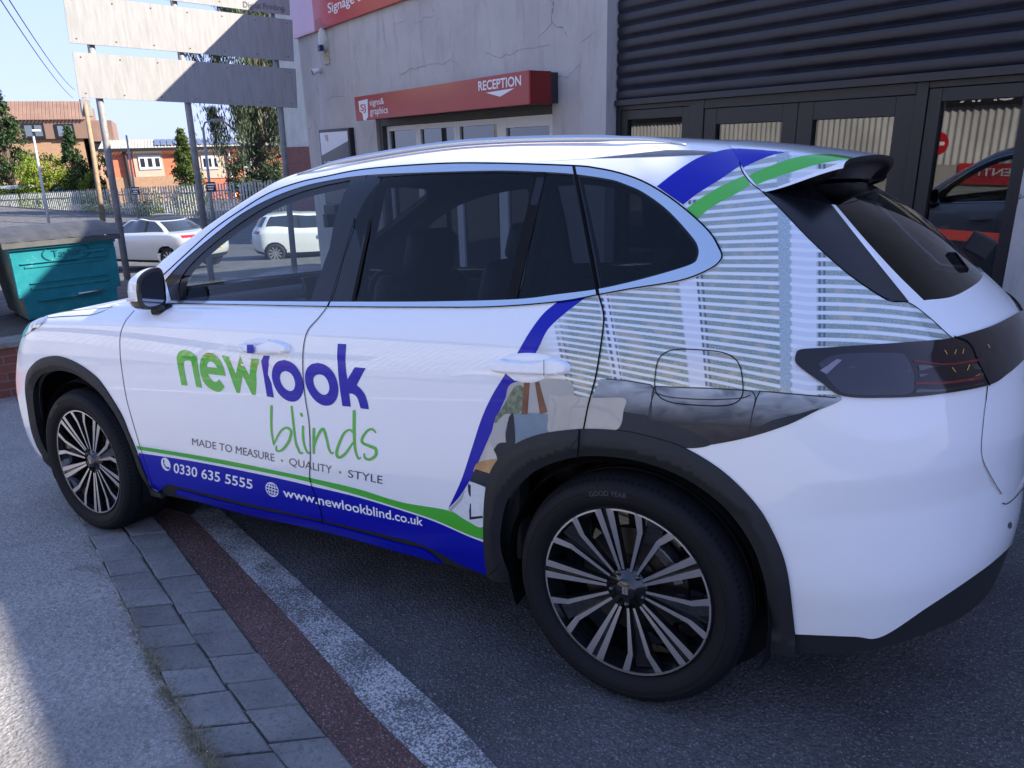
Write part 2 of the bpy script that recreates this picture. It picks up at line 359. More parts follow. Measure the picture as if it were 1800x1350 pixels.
window_unit(X[0], X[1], -1.2, zs-.09, yf, ws, None, .085); 
f = MB(); f.span((xs_sh, yf-.01, -1.3), (X[0]-.002, yf+.1, zs-.046)); f.span((X[1]+.002, yf-.01, -1.3), (X[2]-.002, yf+.1, zs-.046)); f.span((X[4]+.002, yf-.01, -1.3), (X[5]-.002, yf+.1, zs-.046)); f.span((X[0], yf-.008, zs-.088), (X[1], yf+.09, zs-.046)); f.span((X[2], yf-.008, zs-.12), (X[4], yf+.09, zs-.046)); f.span((X[5], yf-.008, zs-.088), (xp, yf+.09, zs-.046)); f.build('shopfront_frame', M_FRAME, ws, bevel=.003)
window_unit(X[2], X[3]-.002, -1.2, zs-.122, yf, ws, None, .13); window_unit(X[3]+.002, X[4], -1.2, zs-.122, yf, ws, None, .13)
window_unit(X[5], xp-.01, -.2, zs-.09, yf, ws, None, .085)
f = MB(); zo = on_y(1720, 417, yf+.028).z; f.span((X[5]+.09, yf+.024, zo-.03), (xp-.10, yf+.028, zo+.035)); f.build('window_stripe', plain('orange red window stripe', (.55, .035, .012), .5), ws)
# reception shopfront
ry = Y0+.12; R = [on_y(a, 240, ry).x for a in (672, 735, 803, 880, 893, 968)]
f = MB(); f.span((rx0+.001, Y0+.05, zr-.12), (rx1-.001, Y0+.2, zr+.019)); f.span((rx0+.001, Y0+.05, -1.4), (rx0+.1, Y0+.2, zr-.121)); f.span((rx1-.06, Y0+.05, -1.4), (rx1-.001, Y0+.2, zr-.121)); f.build('shopfront_frame', plain('dark grey steel frame', (.06, .058, .055), .6, noise=(20, .3)), ws)
for a, b in ((rx0+.102, R[1]), (R[1]+.002, R[2]), (R[2]+.002, R[3])): window_unit(a, b, -.6, zr-.125, ry, ws, None, .07, M_PVC)
window_unit(R[3]+.02, rx1-.062, -1.3, zr-.125, ry-.02, ws, None, .12, M_PVC)
# reception sign box
rs_ = empty('reception_sign', 'faded red sign box reading RECEPTION over the white shopfront', 'sign')
YB = Y0-.42; bx0 = on_y(625, 200, YB).x; bx1 = on_y(930, 145, YB).x; bz0 = (on_y(930, 176, YB).z + on_y(626, 218, YB).z)/2; bz1 = (on_y(930, 115, YB).z + on_y(624, 176, YB).z)/2
mb = MB(); mb.span((bx0, YB, bz0), (bx1-.002, YB+.03, bz1)); mb.build('sign_face', reception_face(), rs_, bevel=.006)
mb = MB(); mb.span((bx0+.01, YB+.031, bz0+.02), (bx1-.06, Y0-.001, bz1-.005)); mb.build('sign_box', plain('sign box underside', (.03, .03, .035), .6), rs_)
mb = MB(); mb.span((bx1-.05, YB+.0305, bz0+.004), (bx1, YB+.28, bz1-.002)); mb.build('sign_end', M_REDD, rs_)
def flat_text(s, org, ux, uz, size, width, mat, par, bold=.0, name='lettering', lab=None):
    V, F = TEXT(s, bold); x0, x1 = V[:, 0].min(), V[:, 0].max(); k = width/(x1-x0); ux = Vector(ux); uz = Vector(uz)
    mb = MB(); mb.add([Vector(org) + ux*((v[0]-x0)*k) + uz*(v[1]/.7*size) for v in V], F); o = mb.build(name, mat, par)
    if lab: o['label'] = lab
    return o
def TEXT(s, bold=0.0, res=4):
    cu = bpy.data.curves.new('t', 'FONT'); cu.body = s; cu.offset = bold; cu.resolution_u = res; cu.fill_mode = 'FRONT'
    ob = bpy.data.objects.new('t', cu); COL.objects.link(ob)
    dg = bpy.context.evaluated_depsgraph_get(); dg.update(); me = bpy.data.meshes.new_from_object(ob.evaluated_get(dg))
    V = np.array([tuple(v.co) for v in me.vertices]); F = [tuple(p.vertices) for p in me.polygons]
    bpy.data.objects.remove(ob); bpy.data.curves.remove(cu); bpy.data.meshes.remove(me); return V, F
def text_on_y(s, bl, br, tl, Y, mat, par, bold=.01, lab=None):
    a = on_y(*bl, Y); b = on_y(*br, Y); t = on_y(*tl, Y); z = (a.z+b.z)/2; return flat_text(s, (a.x, Y, z), (1, 0, 0), (0, 0, 1), t.z-a.z, b.x-a.x, mat, par, bold, lab=lab)
text_on_y('RECEPTION', (841,160), (916,149), (841,144), YB-.002, M_WHITEV, rs_, .02, 'white word RECEPTION')
text_on_y('signs&', (650,187), (675,181), (650,176), YB-.002, M_WHITEV, rs_, .005, 'white words signs and graphics')
text_on_y('graphics', (651,203), (682,197), (651,191), YB-.002, M_WHITEV, rs_, .005)
def poly_on_y(name, pts, Y, mat, par): mb = MB(); mb.add([on_y(*p, Y) for p in pts], [tuple(range(len(pts)))]); return mb.build(name, mat, par)
poly_on_y('arrow', [(854,163),(904,155),(879,170)], YB-.002, M_WHITEV, rs_)
poly_on_y('shield_logo', [(630,178),(646,174),(647,205),(643,212),(639,211),(637,199),(632,196)], YB-.002, M_WHITEV, rs_)
text_on_y('SJ', (634,196), (643,194), (634,184), YB-.004, M_REDP, rs_, .02)
M_CRK = plain('crack shadow', (.16, .15, .145), .95)
for L_ in ([(704,132),(716,124),(731,121),(742,116),(759,112),(775,112),(792,106),(800,109),(806,113)], [(853,93),(864,96),(875,101),(886,97),(897,95),(908,89),(924,85),(945,84),(968,79)], [(613,58),(618,70),(621,83),(628,100),(635,116),(640,137)], [(974,130),(986,134),(999,135),(1012,122),(1029,107)], [(572,179),(585,171),(604,169)]):
    P_ = [on_y(*p, Y0-.0035) for p in L_]; Q_ = []
    for a_, b_ in zip(P_[:-1], P_[1:]): Q_ += [a_.lerp(b_, t) + Vector((random.gauss(0, .008), 0, random.gauss(0, .008))) for t in (0, .33, .66)]
    Q_.append(P_[-1]); w_ = [random.uniform(.0008, .0035) for _ in Q_]; V = [q + Vector((0, 0, w)) for q, w in zip(Q_, w_)] + [q - Vector((0, 0, w)) for q, w in zip(Q_, w_)]; n = len(Q_); ck_ = MB(); ck_.add(V, [(i, i+1, n+i+1, n+i) for i in range(n-1)]); ck_.build('wall_crack', M_CRK, ws)
# fascia sign, alarm box, cctv, notice board on the wall
fs = empty('fascia_sign', 'red and pink fascia sign high on the left corner of the workshop', 'sign')
YF = Y0-.06; zf = (on_y(520, 69, YF).z + on_y(700, 0, YF).z)/2; fx0 = on_y(513, 40, YF).x; fx1 = on_y(551, 30, YF).x
mb = MB(); mb.span((fx0, YF, zf), (fx1, Y0-.001, zf+1.05)); mb.build('sign_panel', plain('pink sign panel', (.42, .16, .24), .3, coat=.5), fs)
mb = MB(); mb.span((fx1+.002, YF, zf), (-2.2, Y0-.001, zf+1.05)); mb.build('sign_panel', M_REDP, fs)
text_on_y('Signage & Graphics', (577,25), (716,-34), (576,8), YF-.003, M_WHITEV, fs, .012, 'white words Signage & Graphics')
poly_on_y('sign_emblem', [(553,56),(580,46),(566,40),(562,30),(553,36)], YF-.002, plain('sign emblem red', (.32, .015, .02), .4), fs)
al = empty('alarm_box', 'white alarm bell box with blue lamp beside the red fascia', 'alarm box')
c = on_y(567, 70, Y0-.05); mb = MB(); Tm = lambda v: Vector((c.x + v.x*.75, c.y + .05 - v.y, c.z + v.z*1.15))
mb.lathe([(.17, .0), (.17, .05), (.14, .085), (.0, .095)], 32, lambda v: Vector((c.x + v.x*.7, Y0-.001 - v.y, c.z + v.z*1.1))); mb.build('cover', plain('yellowed white plastic', (.5, .49, .44), .4), al, auto=40)
mb = MB(); mb.box((c.x+.05, Y0-.12, c.z-.13), (.1, .07, .09)); mb.build('lamp', plain('blue lamp', (.01, .02, .10), .2), al, bevel=.01)
mb = MB(); mb.span((c.x-.09, Y0-.02, c.z-.36), (c.x+.11, Y0-.001, c.z-.17)); mb.build('back_plate', plain('rusty plate', (.42, .36, .26), .8, noise=(25, .4)), al)
cc_ = empty('security_camera', 'small white security camera on the wall under the alarm box', 'camera'); c = on_y(557, 126, Y0-.08)
mb = MB(); mb.tube([(c.x, Y0-.001, c.z+.02), (c.x, Y0-.06, c.z+.02), (c.x-.02, Y0-.15, c.z-.01)], [.045, .04, .05], 14); mb.build('housing', M_PVC, cc_, True)
mb = MB(); mb.tube([(c.x-.02, Y0-.151, c.z-.01), (c.x-.021, Y0-.156, c.z-.0115)], .042, 14); mb.build('lens', M_FRAME, cc_)
nb = empty('notice_board', 'black framed notice board reading VEHICLE on the wall by the reception window', 'notice board')
YN = Y0-.09; a = on_y(562, 250, YN); b = on_y(614, 240, YN); zt_ = on_y(590, 226, YN).z
mb = MB(); mb.span((a.x, YN, zt_-1.3), (b.x, Y0-.001, zt_)); mb.build('case', M_FRAME, nb, bevel=.006)
mb = MB(); mb.span((a.x+.05, YN-.004, zt_-1.2), (b.x-.05, YN-.001, zt_-.05)); mb.build('board', plain('dark poster', (.035, .035, .038), .3), nb)
mb = MB(); x0_, x1_ = a.x+.05, b.x-.05; mb.add([(x0_, YN-.006, zt_-.05), (x1_, YN-.006, zt_-.05), (x1_, YN-.006, zt_-.2), (x0_, YN-.006, zt_-.42)], [(0, 1, 2, 3)]); mb.build('poster', plain('white poster', (.6, .6, .62), .3), nb)
flat_text('VEHICLE', (a.x+.13, YN-.008, zt_-.60), (1, 0, 0), (0, 0, 1), .09, (b.x-a.x)-.26, M_WHITEV, nb, .01)
flat_text('SJ', (a.x+.28, YN-.009, zt_-.17), (1, 0, 0), (0, 0, 1), .08, .12, M_REDP, nb, .01)
# ---------------- clad building beyond
cb = empty('clad_building', 'cream corrugated building with a brick base beyond the workshop corner', 'building')
def corr(name, x0, x1, z0, z1, y, mat, par, amp=.02, pitch=.13, n=6, face=-1):
    m = MB(); N = int((x1-x0)/pitch*n); V = []
    for k in range(N+1):
        x = x0 + (x1-x0)*k/N; d = amp*math.tanh(3*math.sin(2*math.pi*x/pitch)); V += [(x, y+d, z0), (x, y+d, z1)]
    m.add(V, [(2*k, 2*k+2, 2*k+3, 2*k+1) for k in range(N)]); return m.build(name, mat, par, True)
M_CREAM = plain('cream corrugated cladding', (.50, .49, .44), .6, noise=(1.5, .12)); 
def brickm(name, c1, c2, mort, s=1.0):
    m = NT(name); x, y, z = m.xyz(m.coord()); n = m.n.new('ShaderNodeTexBrick'); m.l.new(m.vec(x + y, z, 0), n.inputs[0]); n.inputs['Color1'].default_value = (*c1, 1); n.inputs['Color2'].default_value = (*c2, 1); n.inputs['Mortar'].default_value = (*mort, 1)
    n.inputs['Scale'].default_value = 1; n.inputs['Brick Width'].default_value = .225*s; n.inputs['Row Height'].default_value = .075*s; n.inputs['Mortar Size'].default_value = .006*s
    nz = m.noise(m.coord(), 6, 4, .6); m.set(color=m.mix(m.mapr(nz, .4, .8, 0, .5), n.outputs[0], tuple(k*.5 for k in c1)), rough=.9); m.bump(E(m, n.outputs['Fac']) * -1, .4, .006); return m.mat
M_BRICK = brickm('old red brick', (.24, .075, .05), (.17, .05, .04), (.16, .15, .14)); M_BRICKL = brickm('orange red brick', (.62, .16, .07), (.50, .12, .06), (.42, .30, .22)); M_BRICKB = brickm('buff brick', (.38, .22, .13), (.31, .18, .11), (.35, .28, .2))
YK = 12.0; cx0 = on_y(498, 200, YK).x; zb_ = on_y(525, 258, YK).z; cx1 = on_y(600, 258, YK).x
corr('cladding', cx0, cx1, zb_, 9.5, YK, M_CREAM, cb, .03, .25)
mb = MB(); mb.span((cx0, YK-.08, -3), (cx1, YK+.1, zb_-.002)); mb.span((cx0+.02, YK+.06, zb_), (cx1, YK+14, 9.4)); mb.build('wall', M_BRICK, cb)
mb = MB(); mb.span((cx0-.18, YK-.1, zb_-.1), (cx0-.002, YK+.05, 9.5)); mb.build('corner_trim', plain('orange corner trim', (.55, .06, .03), .5), cb)
# ---------------- street sign boards
XB = -9.0
M_BOARD = plain('weathered white sign board', (.54, .53, .51), .55, noise=(3.5, .10)); 
def weather():
    m = NT('weathered white sign board streaked'); co = m.coord(); x, y, z = m.xyz(co); st = m.noise(m.vec(y*6, 0, z*.7), 3, 5, .65); n = m.noise(co, 30, 4, .6)
    c = m.mix(m.mapr(st, .42, .72, 0, .65), (.31, .31, .31), (.20, .195, .18)); c = m.mix(m.mapr(n, .66, .76, 0, .5), c, (.14, .13, .11)); m.set(color=c, rough=.5); return m.mat
M_BOARD = weather(); M_POST = plain('grey steel post', (.22, .22, .225), .55, noise=(12, .25))
M_RUST = plain('rusty fixing', (.10, .07, .05), .7)
sg = empty('street_sign', 'three blank white boards stacked on grey posts by the kerb', 'sign')
def board(pl, pr_, ql, qr, name='board'):
    """pl, pr = top left and right, ql, qr = bottom corners in the photo"""
    P = [on_x(*p, XB) for p in (pl, pr_, qr, ql)]; zt = (P[0].z + P[1].z)/2; zb = (P[2].z + P[3].z)/2; y0 = (P[0].y + P[3].y)/2; y1 = (P[1].y + P[2].y)/2
    V = [Vector((XB, p.y, p.z)) for p in P]; W_ = [v + Vector((-.03, 0, 0)) for v in V]; mb = MB(); mb.add(V + W_, [(0, 1, 2, 3), (4, 7, 6, 5), (0, 4, 5, 1), (1, 5, 6, 2), (2, 6, 7, 3), (3, 7, 4, 0)])
    for u in np.linspace(.03, .97, 7):
        for w in (.1, .9):
            c = P[0].lerp(P[1], u).lerp(P[3].lerp(P[2], u), w); mb.box((XB+.003, c.y, c.z), (.006, .016, .016), None, 1)
    mb.build(name, [M_BOARD, M_RUST], sg)
board((110,-12), (514,35), (122,75), (517,108)); board((127,91), (520,121), (139,171), (523,190)); board((100,-120), (505,-60), (108,-24), (510,27))
a = on_x(428, 10, XB+.006); b = on_x(501, 17, XB+.006); flat_text('Digital Printing.', (XB+.006, a.y, a.z-.02), (0, 1, (b.z-a.z)/(b.y-a.y)), (0, 0, 1), .085, b.y-a.y, plain('grey sign lettering', (.09, .09, .10), .5), sg, 0, lab='grey words Digital Printing')
for p, q in (((160,80), (211,405)), ((318,95), (361,410)), ((485,110), (502,297))):
    a = on_x(*p, XB-.09); b = on_x(*q, XB-.09); d = (a-b).normalized(); mb = MB(); g = gz(b.x, b.y); t = (b.z-g)/d.z if True else 0
    foot = b - d*(b.z-g+.1)/d.z; top = b + d*((4.9-b.z)/d.z); mb.tube([foot, top], .05, 14); mb.build('post', M_POST, sg, True)
# ---------------- deck, low wall and the two bins
lw = empty('low_wall', 'low old brick wall holding the timber decking at the left edge', 'wall'); 
zd = .20
c0 = on_z(34, 597, zd); 
mb = MB(); X0 = c0.x+.02; mb.span((X0-.22, -5, -1.0), (X0, c0.y+1.7, zd-.06)); mb.build('brickwork', M_BRICK, lw)
mb = MB(); mb.span((X0-.25, -5, zd-.058), (X0+.02, c0.y+1.72, zd)); mb.build('coping', plain('worn concrete coping', (.20, .185, .175), .9, noise=(18, .3), bump=(60, .5, .01)), lw, bevel=.012)
M_DECK = plain('weathered deck boards', (.075, .058, .052), .8, noise=(8, .35)); dk = empty('timber_deck', 'dark weathered timber decking under the teal bins', 'decking'); mb = MB()
for k in range(19): x = X0-.26 - k*.145; mb.span((x-.138, -4, zd-.05), (x, c0.y+1.9, zd-.012 + random.uniform(-.002, .002)))
mb.build('boards', M_DECK, dk, bevel=.003)
def bin_mat():
    m = NT('teal bin plastic'); co = m.coord(); n = m.noise(co, 7, 5, .65); n2 = m.noise(co, 60, 3, .6)
    c = m.mix(m.mapr(n, .35, .7), (.006, .155, .185), (.012, .21, .24)); c = m.mix(m.mapr(n * n2, .36, .44, 0, .8), c, (.35, .38, .36)); m.set(color=c, rough=.48); return m.mat
def binside():
    m = NT('faded bin side'); co = m.coord(); n = m.noise(co, 5, 5, .7); m.set(color=m.ramp(n, [(.3, (.01, .10, .12)), (.5, (.10, .13, .12)), (.62, (.24, .18, .10)), (.75, (.02, .14, .17))]), rough=.7); return m.mat
M_BIN = bin_mat(); M_BINS = binside(); M_LID = plain('dark grey bin lid', (.05, .051, .054), .55, noise=(10, .25))
def bin_at(O, ux, W_, Dp, H, lab, taper=.06):
    """O: bottom corner at the front left; ux: unit vector along the front; depth goes away from the front"""
    t = empty('wheelie_bin', lab, 'bin', group='teal wheeled bins on the deck'); ux = Vector(ux).normalized(); uy = Vector((-ux.y, ux.x, 0))
    T = lambda x, y, z: Vector(O) + ux*x + uy*y + Vector((0, 0, z))
    b = MB(); k = taper; vs = [T(k, k, .03), T(W_-k, k, .03), T(W_-k, Dp-k, .03), T(k, Dp-k, .03), T(0, 0, H), T(W_, 0, H), T(W_, Dp, H), T(0, Dp, H)]
    b.add(vs, [(0, 1, 2, 3)[::-1], (0, 1, 5, 4)]); b.add(vs, [(2, 3, 7, 6), (3, 0, 4, 7), (1, 2, 6, 5)], 1); b.build('body', [M_BIN, M_BINS], t, bevel=.012)
    r = MB()
    def onf(x, z, d): f = (z-.03)/(H-.03); return T(x, k*(1-f)-d, z)
    def rib(x0, x1, z, h, d=.02): r.add([onf(x0, z, 0), onf(x1, z, 0), onf(x1, z+h, 0), onf(x0, z+h, 0), onf(x0+.008, z+.006, d), onf(x1-.008, z+.006, d), onf(x1-.008, z+h-.006, d), onf(x0+.008, z+h-.006, d)], [(4, 5, 6, 7), (0, 1, 5, 4), (1, 2, 6, 5), (2, 3, 7, 6), (3, 0, 4, 7)])
    rib(-.01, W_+.01, H-.05, .05, .03); rib(.10, W_-.10, H*.70, .025, .012); rib(.07, W_-.07, H*.76, .008); rib(.12, W_-.1, H*.50, .012); rib(.12, W_-.1, H*.42, .03, .016); rib(.16, W_-.18, H*.27, .05, .04); rib(.0, .05, .25, H-.35, .015); rib(W_-.05, W_, .25, H-.35, .015); rib(.68*W_, .90*W_, H*.83, .03, .03)
    r.build('rib', M_BIN, t)
    hb_ = MB(); hb_.tube([onf(W_*.55, H*.31, .05), onf(W_*.78, H*.31, .05)], .012, 8); hb_.build('handle', M_CHROME_, t, True)
    l = MB(); n = 10; rows_ = []
    for j in range(n+1):
        y = -.05 + (Dp+.08)*j/n; zz = H + .03 +   .11*math.sin(math.pi*min(1, max(0, (y+.05)/(Dp+.08))))**.8; rows_.append([T(-.05 + (W_+.10)*i/12, y, zz + .006*(i % 2)) for i in range(13)])
    V = [v for r_ in rows_ for v in r_]; F = [(j*13+i, j*13+i+1, (j+1)*13+i+1, (j+1)*13+i) for j in range(n) for i in range(12)]; l.add(V, F)
    l.add([T(-.05, -.05, H+.03), T(W_+.05, -.05, H+.03), T(W_+.05, -.055, H-.02), T(-.05, -.055, H-.02)], [(0, 1, 2, 3)]); l.add([T(-.05, -.05, H-.01), T(-.05, Dp+.03, H-.01)] + [r_[0] for r_ in rows_[::-1]], [tuple(range(2+n+1))]); l.add([T(W_+.05, -.05, H-.01), T(W_+.05, Dp+.03, H-.01)] + [r_[-1] for r_ in rows_[::-1]], [tuple(range(2+n+1))])
    l.build('lid', M_LID, t)
    for x in (.12, W_-.12):
        for y in (.12, Dp-.12): w = MB(); w.tube([T(x-.02, y, .05), T(x+.02, y, .05)], .05, 14); w.build('castor', M_LID, t)
    # embossed oval with the maker's name
    V, F = TEXT('Taylor', .005); cxo, czo = W_*.52, H*.855; e = MB(); x0, x1 = V[:, 0].min(), V[:, 0].max(); s = .26/(x1-x0)
    e.add([onf(cxo + (v[0]-(x0+x1)/2)*s, czo + (v[1]-.3)*s*1.0, .010) for v in V], F)
    pr1 = [(cxo + .21*math.cos(q), czo + .085*math.sin(q)) for q in np.linspace(0, 2*math.pi, 33)]
    e.tube([onf(x, z, .004) for x, z in pr1], .007, 6, cap=False); e.build('embossed_badge', plain('teal embossed badge', (.004, .10, .125), .5) if 'teal embossed badge' not in bpy.data.materials else bpy.data.materials['teal embossed badge'], t)
    return t
M_CHROME_ = plain('galvanised handle', (.5, .5, .5), .35, metal=1)
bl = on_z(44, 572, zd); DB = (bl-CAM_POS).dot(CAM_F)
tl_ = at_depth(28, 428, DB); br_ = CAM_POS
fr = Vector((bl.x, bl.y, zd)); HB = tl_.z - zd
d = ray_dir(222, 430)          # right edge of the front
uxb = Vector((-.16, 1, 0)).normalized()
tt = None
for w_ in np.linspace(.9, 2.2, 131):
    P = fr + uxb*w_; q = P - CAM_POS; xx = 900 + FPX*(q.dot(CAM_R))/(q.dot(CAM_F))
    if xx >= 222: tt = w_; break
bin_at(fr, uxb, tt or 1.3, 1.0, HB, 'teal four-wheeled bin with dark lid, nearest the white car bonnet')
bin_at(fr + Vector((-.1, -1.52, 0)), uxb, 1.37, 1.0, HB*.98, 'second teal bin cut off by the left edge of the picture')
# ---------------- the units across the road (seen in the glass and paint)
M_CREAM2 = plain('sun bleached corrugated sheet', (.40, .40, .40), .6, noise=(.8, .18))
ob = empty('opposite_unit', 'pale corrugated unit lettered CAR V, mirrored in the glass doors', 'building')
YO = -13.0
m_ = MB(); pitch = .20; V = []; xa, xb = -24.0, 26.0; N = int((xb-xa)/pitch*6)
for k in range(N+1):
    x = xa + (xb-xa)*k/N; d = .03*math.tanh(3*math.sin(2*math.pi*x/pitch)); V += [(x, YO+d, .9), (x, YO+d, 5.6)]
m_.add(V, [(2*k, 2*k+2, 2*k+3, 2*k+1) for k in range(N)]); m_.build('cladding', M_CREAM2, ob, True)
m_ = MB(); m_.span((xa, YO-8, -3.2), (xb, YO-.05, 5.5)); m_.span((xa, YO-.04, -3.2), (xb, YO+.06, .89)); m_.build('wall', plain('grey painted plinth', (.30, .29, .28), .85, noise=(1, .2)), ob)
m_ = MB(); m_.span((xa-.1, YO-8.1, 5.62), (xb+.1, YO+.15, 5.8)); m_.build('roof', M_FRAME, ob)
m_ = MB(); m_.span((-21, YO+.08, 2.48), (-3.2, YO+.14, 3.25)); m_.build('fascia', M_FRAME, ob)
flat_text('CAR V', (-5.45, YO+.16, 2.58), (-1, 0, 0), (0, 0, 1), .40, 2.15, M_WHITEV, ob, .0)
es = empty('wall_sign', 'red sign reading CENTRE on the unit across the road, seen mirrored in the shop window', 'sign'); m_ = MB(); m_.span((-6.7, YO+.10, .38), (-4.9, YO+.14, .95)); m_.build('panel', M_REDP, es); flat_text('CENTRE', (-5.0, YO+.16, .62), (-1, 0, 0), (0, 0, 1), .20, 1.5, M_WHITEV, es, .01)
ne = empty('no_entry_sign', 'round red no-entry sign on a pole across the road, seen mirrored in the shop window', 'sign', (-7.0, YO+.9, gz(-7, YO+.9)))
zz_ = 1.5 - gz(-7, YO+.9); m_ = MB(); m_.tube([(0, 0, -.1), (0, 0, zz_+1.9)], .045, 12); m_.build('pole', M_POST, ne, True)
m_ = MB(); m_.tube([(0, .06, zz_), (0, .075, zz_)], .32, 32); m_.build('disc', plain('sign red', (.45, .012, .015), .4), ne); m_ = MB(); m_.span((-.22, .077, zz_-.05), (.22, .08, zz_+.05)); m_.build('bar', M_WHITEV, ne)
m_ = MB(); m_.span((6, YO+.05, -1.1), (9.6, YO+.12, 2.6)); m_.build('roller_door', M_SHUT, ob)

# loose grit and crumbs of leaf along the setts and kerb line
gr_ = MB()
for _ in range(1500):
    k = random.randrange(len(ea)-1); u_ = random.random(); a_ = ea[k] + (ea[k+1]-ea[k])*u_; b_ = eb[k] + (eb[k+1]-eb[k])*u_
    t_ = random.choice((random.gauss(0, .06), .49 + random.gauss(0, .02), random.gauss(1.0, .04), random.uniform(-1.5, 2.5))); p_ = a_ + (b_-a_)*t_
    if not -1 < p_[0] < 2.8: continue
    r_ = random.uniform(.0008, .0032); z_ = gz(*p_) + (.014 if 0 < t_ < 1 else .006); q_ = random.uniform(0, 6.28)
    vs_ = [Vector((p_[0] + r_*math.cos(q_+w)*random.uniform(.7, 1.3), p_[1] + r_*math.sin(q_+w)*random.uniform(.7, 1.3), z_)) for w in (0, 1.6, 3.1, 4.7)] + [Vector((p_[0], p_[1], z_ + r_*.9))]
    gr_.add(vs_, [(0, 1, 4), (1, 2, 4), (2, 3, 4), (3, 0, 4)], random.choice((0, 0, 1)))
prop(gr_.build('grit', [plain('pale grit', (.34, .31, .27), .9), plain('dark crumb', (.05, .035, .02), .9)]), 'loose grit and leaf crumbs lying in the joints of the setts', 'grit', kind='stuff')
# ---------------------------------------------------------------- car body surface (car frame: x back, y across, z up; metres)
YC = 0.92
# level: t, z at (nose, front corner, middle, rear corner, tail), xf, Lf, pf, xr, Lr, pr, y side (front, mid, rear)
LEVELS = [
 (0.00, .22, .22, .26, .255, .35,  -.80, .46, 3.0,  3.69, .58, 2.6,  .08, .065, .075),
 (0.12, .32, .31, .33, .37, .44,  -.87, .48, 3.0,  3.71, .60, 2.5,  .04, .035, .045),
 (0.26, .45, .45, .47, .50, .56,  -.91, .50, 2.9,  3.72, .64, 2.5,  .02, .005, .015),
 (0.48, .62, .66, .68, .74, .78,  -.925, .54, 2.8,  3.72, .68, 2.45,  .01, -.012, .0),
 (0.70, .80, .86, .90, .95, .96,  -.90, .58, 2.6,  3.70, .70, 2.45,  .02, -.005, .005),
 (0.86, .95, 1.00, 1.05, 1.08, 1.07,  -.83, .62, 2.5,  3.67, .70, 2.4,  .045, .03, .03),
 (0.94, 1.01, 1.055, 1.10, 1.14, 1.13,  -.68, .62, 2.4,  3.62, .68, 2.4,  .085, .055, .06),
 (1.04, 1.10, 1.115, 1.155, 1.21, 1.20,  .08, .50, 2.6,  3.55, .64, 2.4,  .13, .085, .10),
 (1.25, 1.275, 1.28, 1.35, 1.37, 1.36,  .31, .32, 2.9,  3.39, .55, 2.4,  .19, .165, .19),
 (1.50, 1.525, 1.54, 1.58, 1.545, 1.52,  .81, .36, 2.9,  3.16, .48, 2.4,  .29, .262, .29),
 (1.60, 1.60, 1.618, 1.64, 1.613, 1.585,  .96, .38, 2.7,  3.06, .45, 2.4,  .36, .33, .36),
 (1.75, 1.645, 1.66, 1.674, 1.648, 1.615,  1.12, .38, 2.6,  2.96, .42, 2.4,  .54, .50, .54),
 (2.10, 1.68, 1.688, 1.698, 1.672, 1.645,  1.50, .30, 2.2,  2.75, .30, 2.2,  .919, .919, .919),
]
def _cubic(xs, ys, x):
    """Monotone cubic (PCHIP) through xs, ys (ys may be 2-D), at x."""
    xs = np.asarray(xs, float); ys = np.asarray(ys, float); x = np.asarray(x, float)
    if ys.ndim == 1: ys = ys[:, None]; flat = True
    else: flat = False
    h = np.diff(xs)[:, None]; d = np.diff(ys, axis=0) / h
    m = np.zeros_like(ys)
    a = d[:-1]; b = d[1:]
    w1 = 2 * h[1:] + h[:-1]; w2 = h[1:] + 2 * h[:-1]
    ok = a * b > 0
    with np.errstate(divide='ignore', invalid='ignore'):
        mm = (w1 + w2) / (w1 / a + w2 / b)
    m[1:-1] = np.where(ok, mm, 0)
    m[0] = d[0]; m[-1] = d[-1]
    i = np.clip(np.searchsorted(xs, x, side='right') - 1, 0, len(xs) - 2)
    hh = h[i]; tt = ((x - xs[i]) / hh[:, 0])[:, None]
    r = ((2*tt**3 - 3*tt**2 + 1) * ys[i] + (tt**3 - 2*tt**2 + tt) * hh * m[i]
         + (-2*tt**3 + 3*tt**2) * ys[i+1] + (tt**3 - tt**2) * hh * m[i+1])
    return r[:, 0] if flat else r
NU, NV = 481, 281
UA, UB = .2, .8
TMAX = 2.10
def _sstep(a):
    a = np.clip(a, 0, 1); return a*a*(3 - 2*a)
def body_grid():
    L = np.array(LEVELS)
    tv = np.linspace(0, TMAX, NV)
    P = _cubic(L[:, 0], L[:, 1:], tv)                      # NV x 14
    u = np.linspace(0, 1, NU)
    G = np.zeros((NV, NU, 3))
    for j in range(NV):
        z5 = P[j, :5]; xf, Lf, pf, xr, Lr, pr, yf, ym, yr = P[j, 5:]
        z = _cubic([0, .1, UA, .5, UB, .9, 1], [z5[0], .8*z5[0] + .2*z5[1], z5[1], z5[2], z5[3], .2*z5[3] + .8*z5[4], z5[4]], u)
        x = np.zeros(NU); y = np.zeros(NU)
        a = u < UA; b = u > UB; m = ~(a | b)
        th = u[a] / UA * math.pi / 2
        x[a] = xf + Lf * (1 - np.cos(th) ** (2 / pf)); y[a] = YC - (YC - yf) * np.sin(th) ** (2 / pf)
        th = (1 - u[b]) / (1 - UB) * math.pi / 2
        x[b] = xr - Lr * (1 - np.cos(th) ** (2 / pr)); y[b] = YC - (YC - yr) * np.sin(th) ** (2 / pr)
        s = (u[m] - UA) / (UB - UA)
        x[m] = xf + Lf + s * (xr - Lr - xf - Lf)
        y[m] = ym + (yf - ym) * (1 - _sstep(s / .6)) + (yr - ym) * _sstep((s - .4) / .6)
        G[j, :, 0] = x; G[j, :, 1] = y; G[j, :, 2] = z
    return G
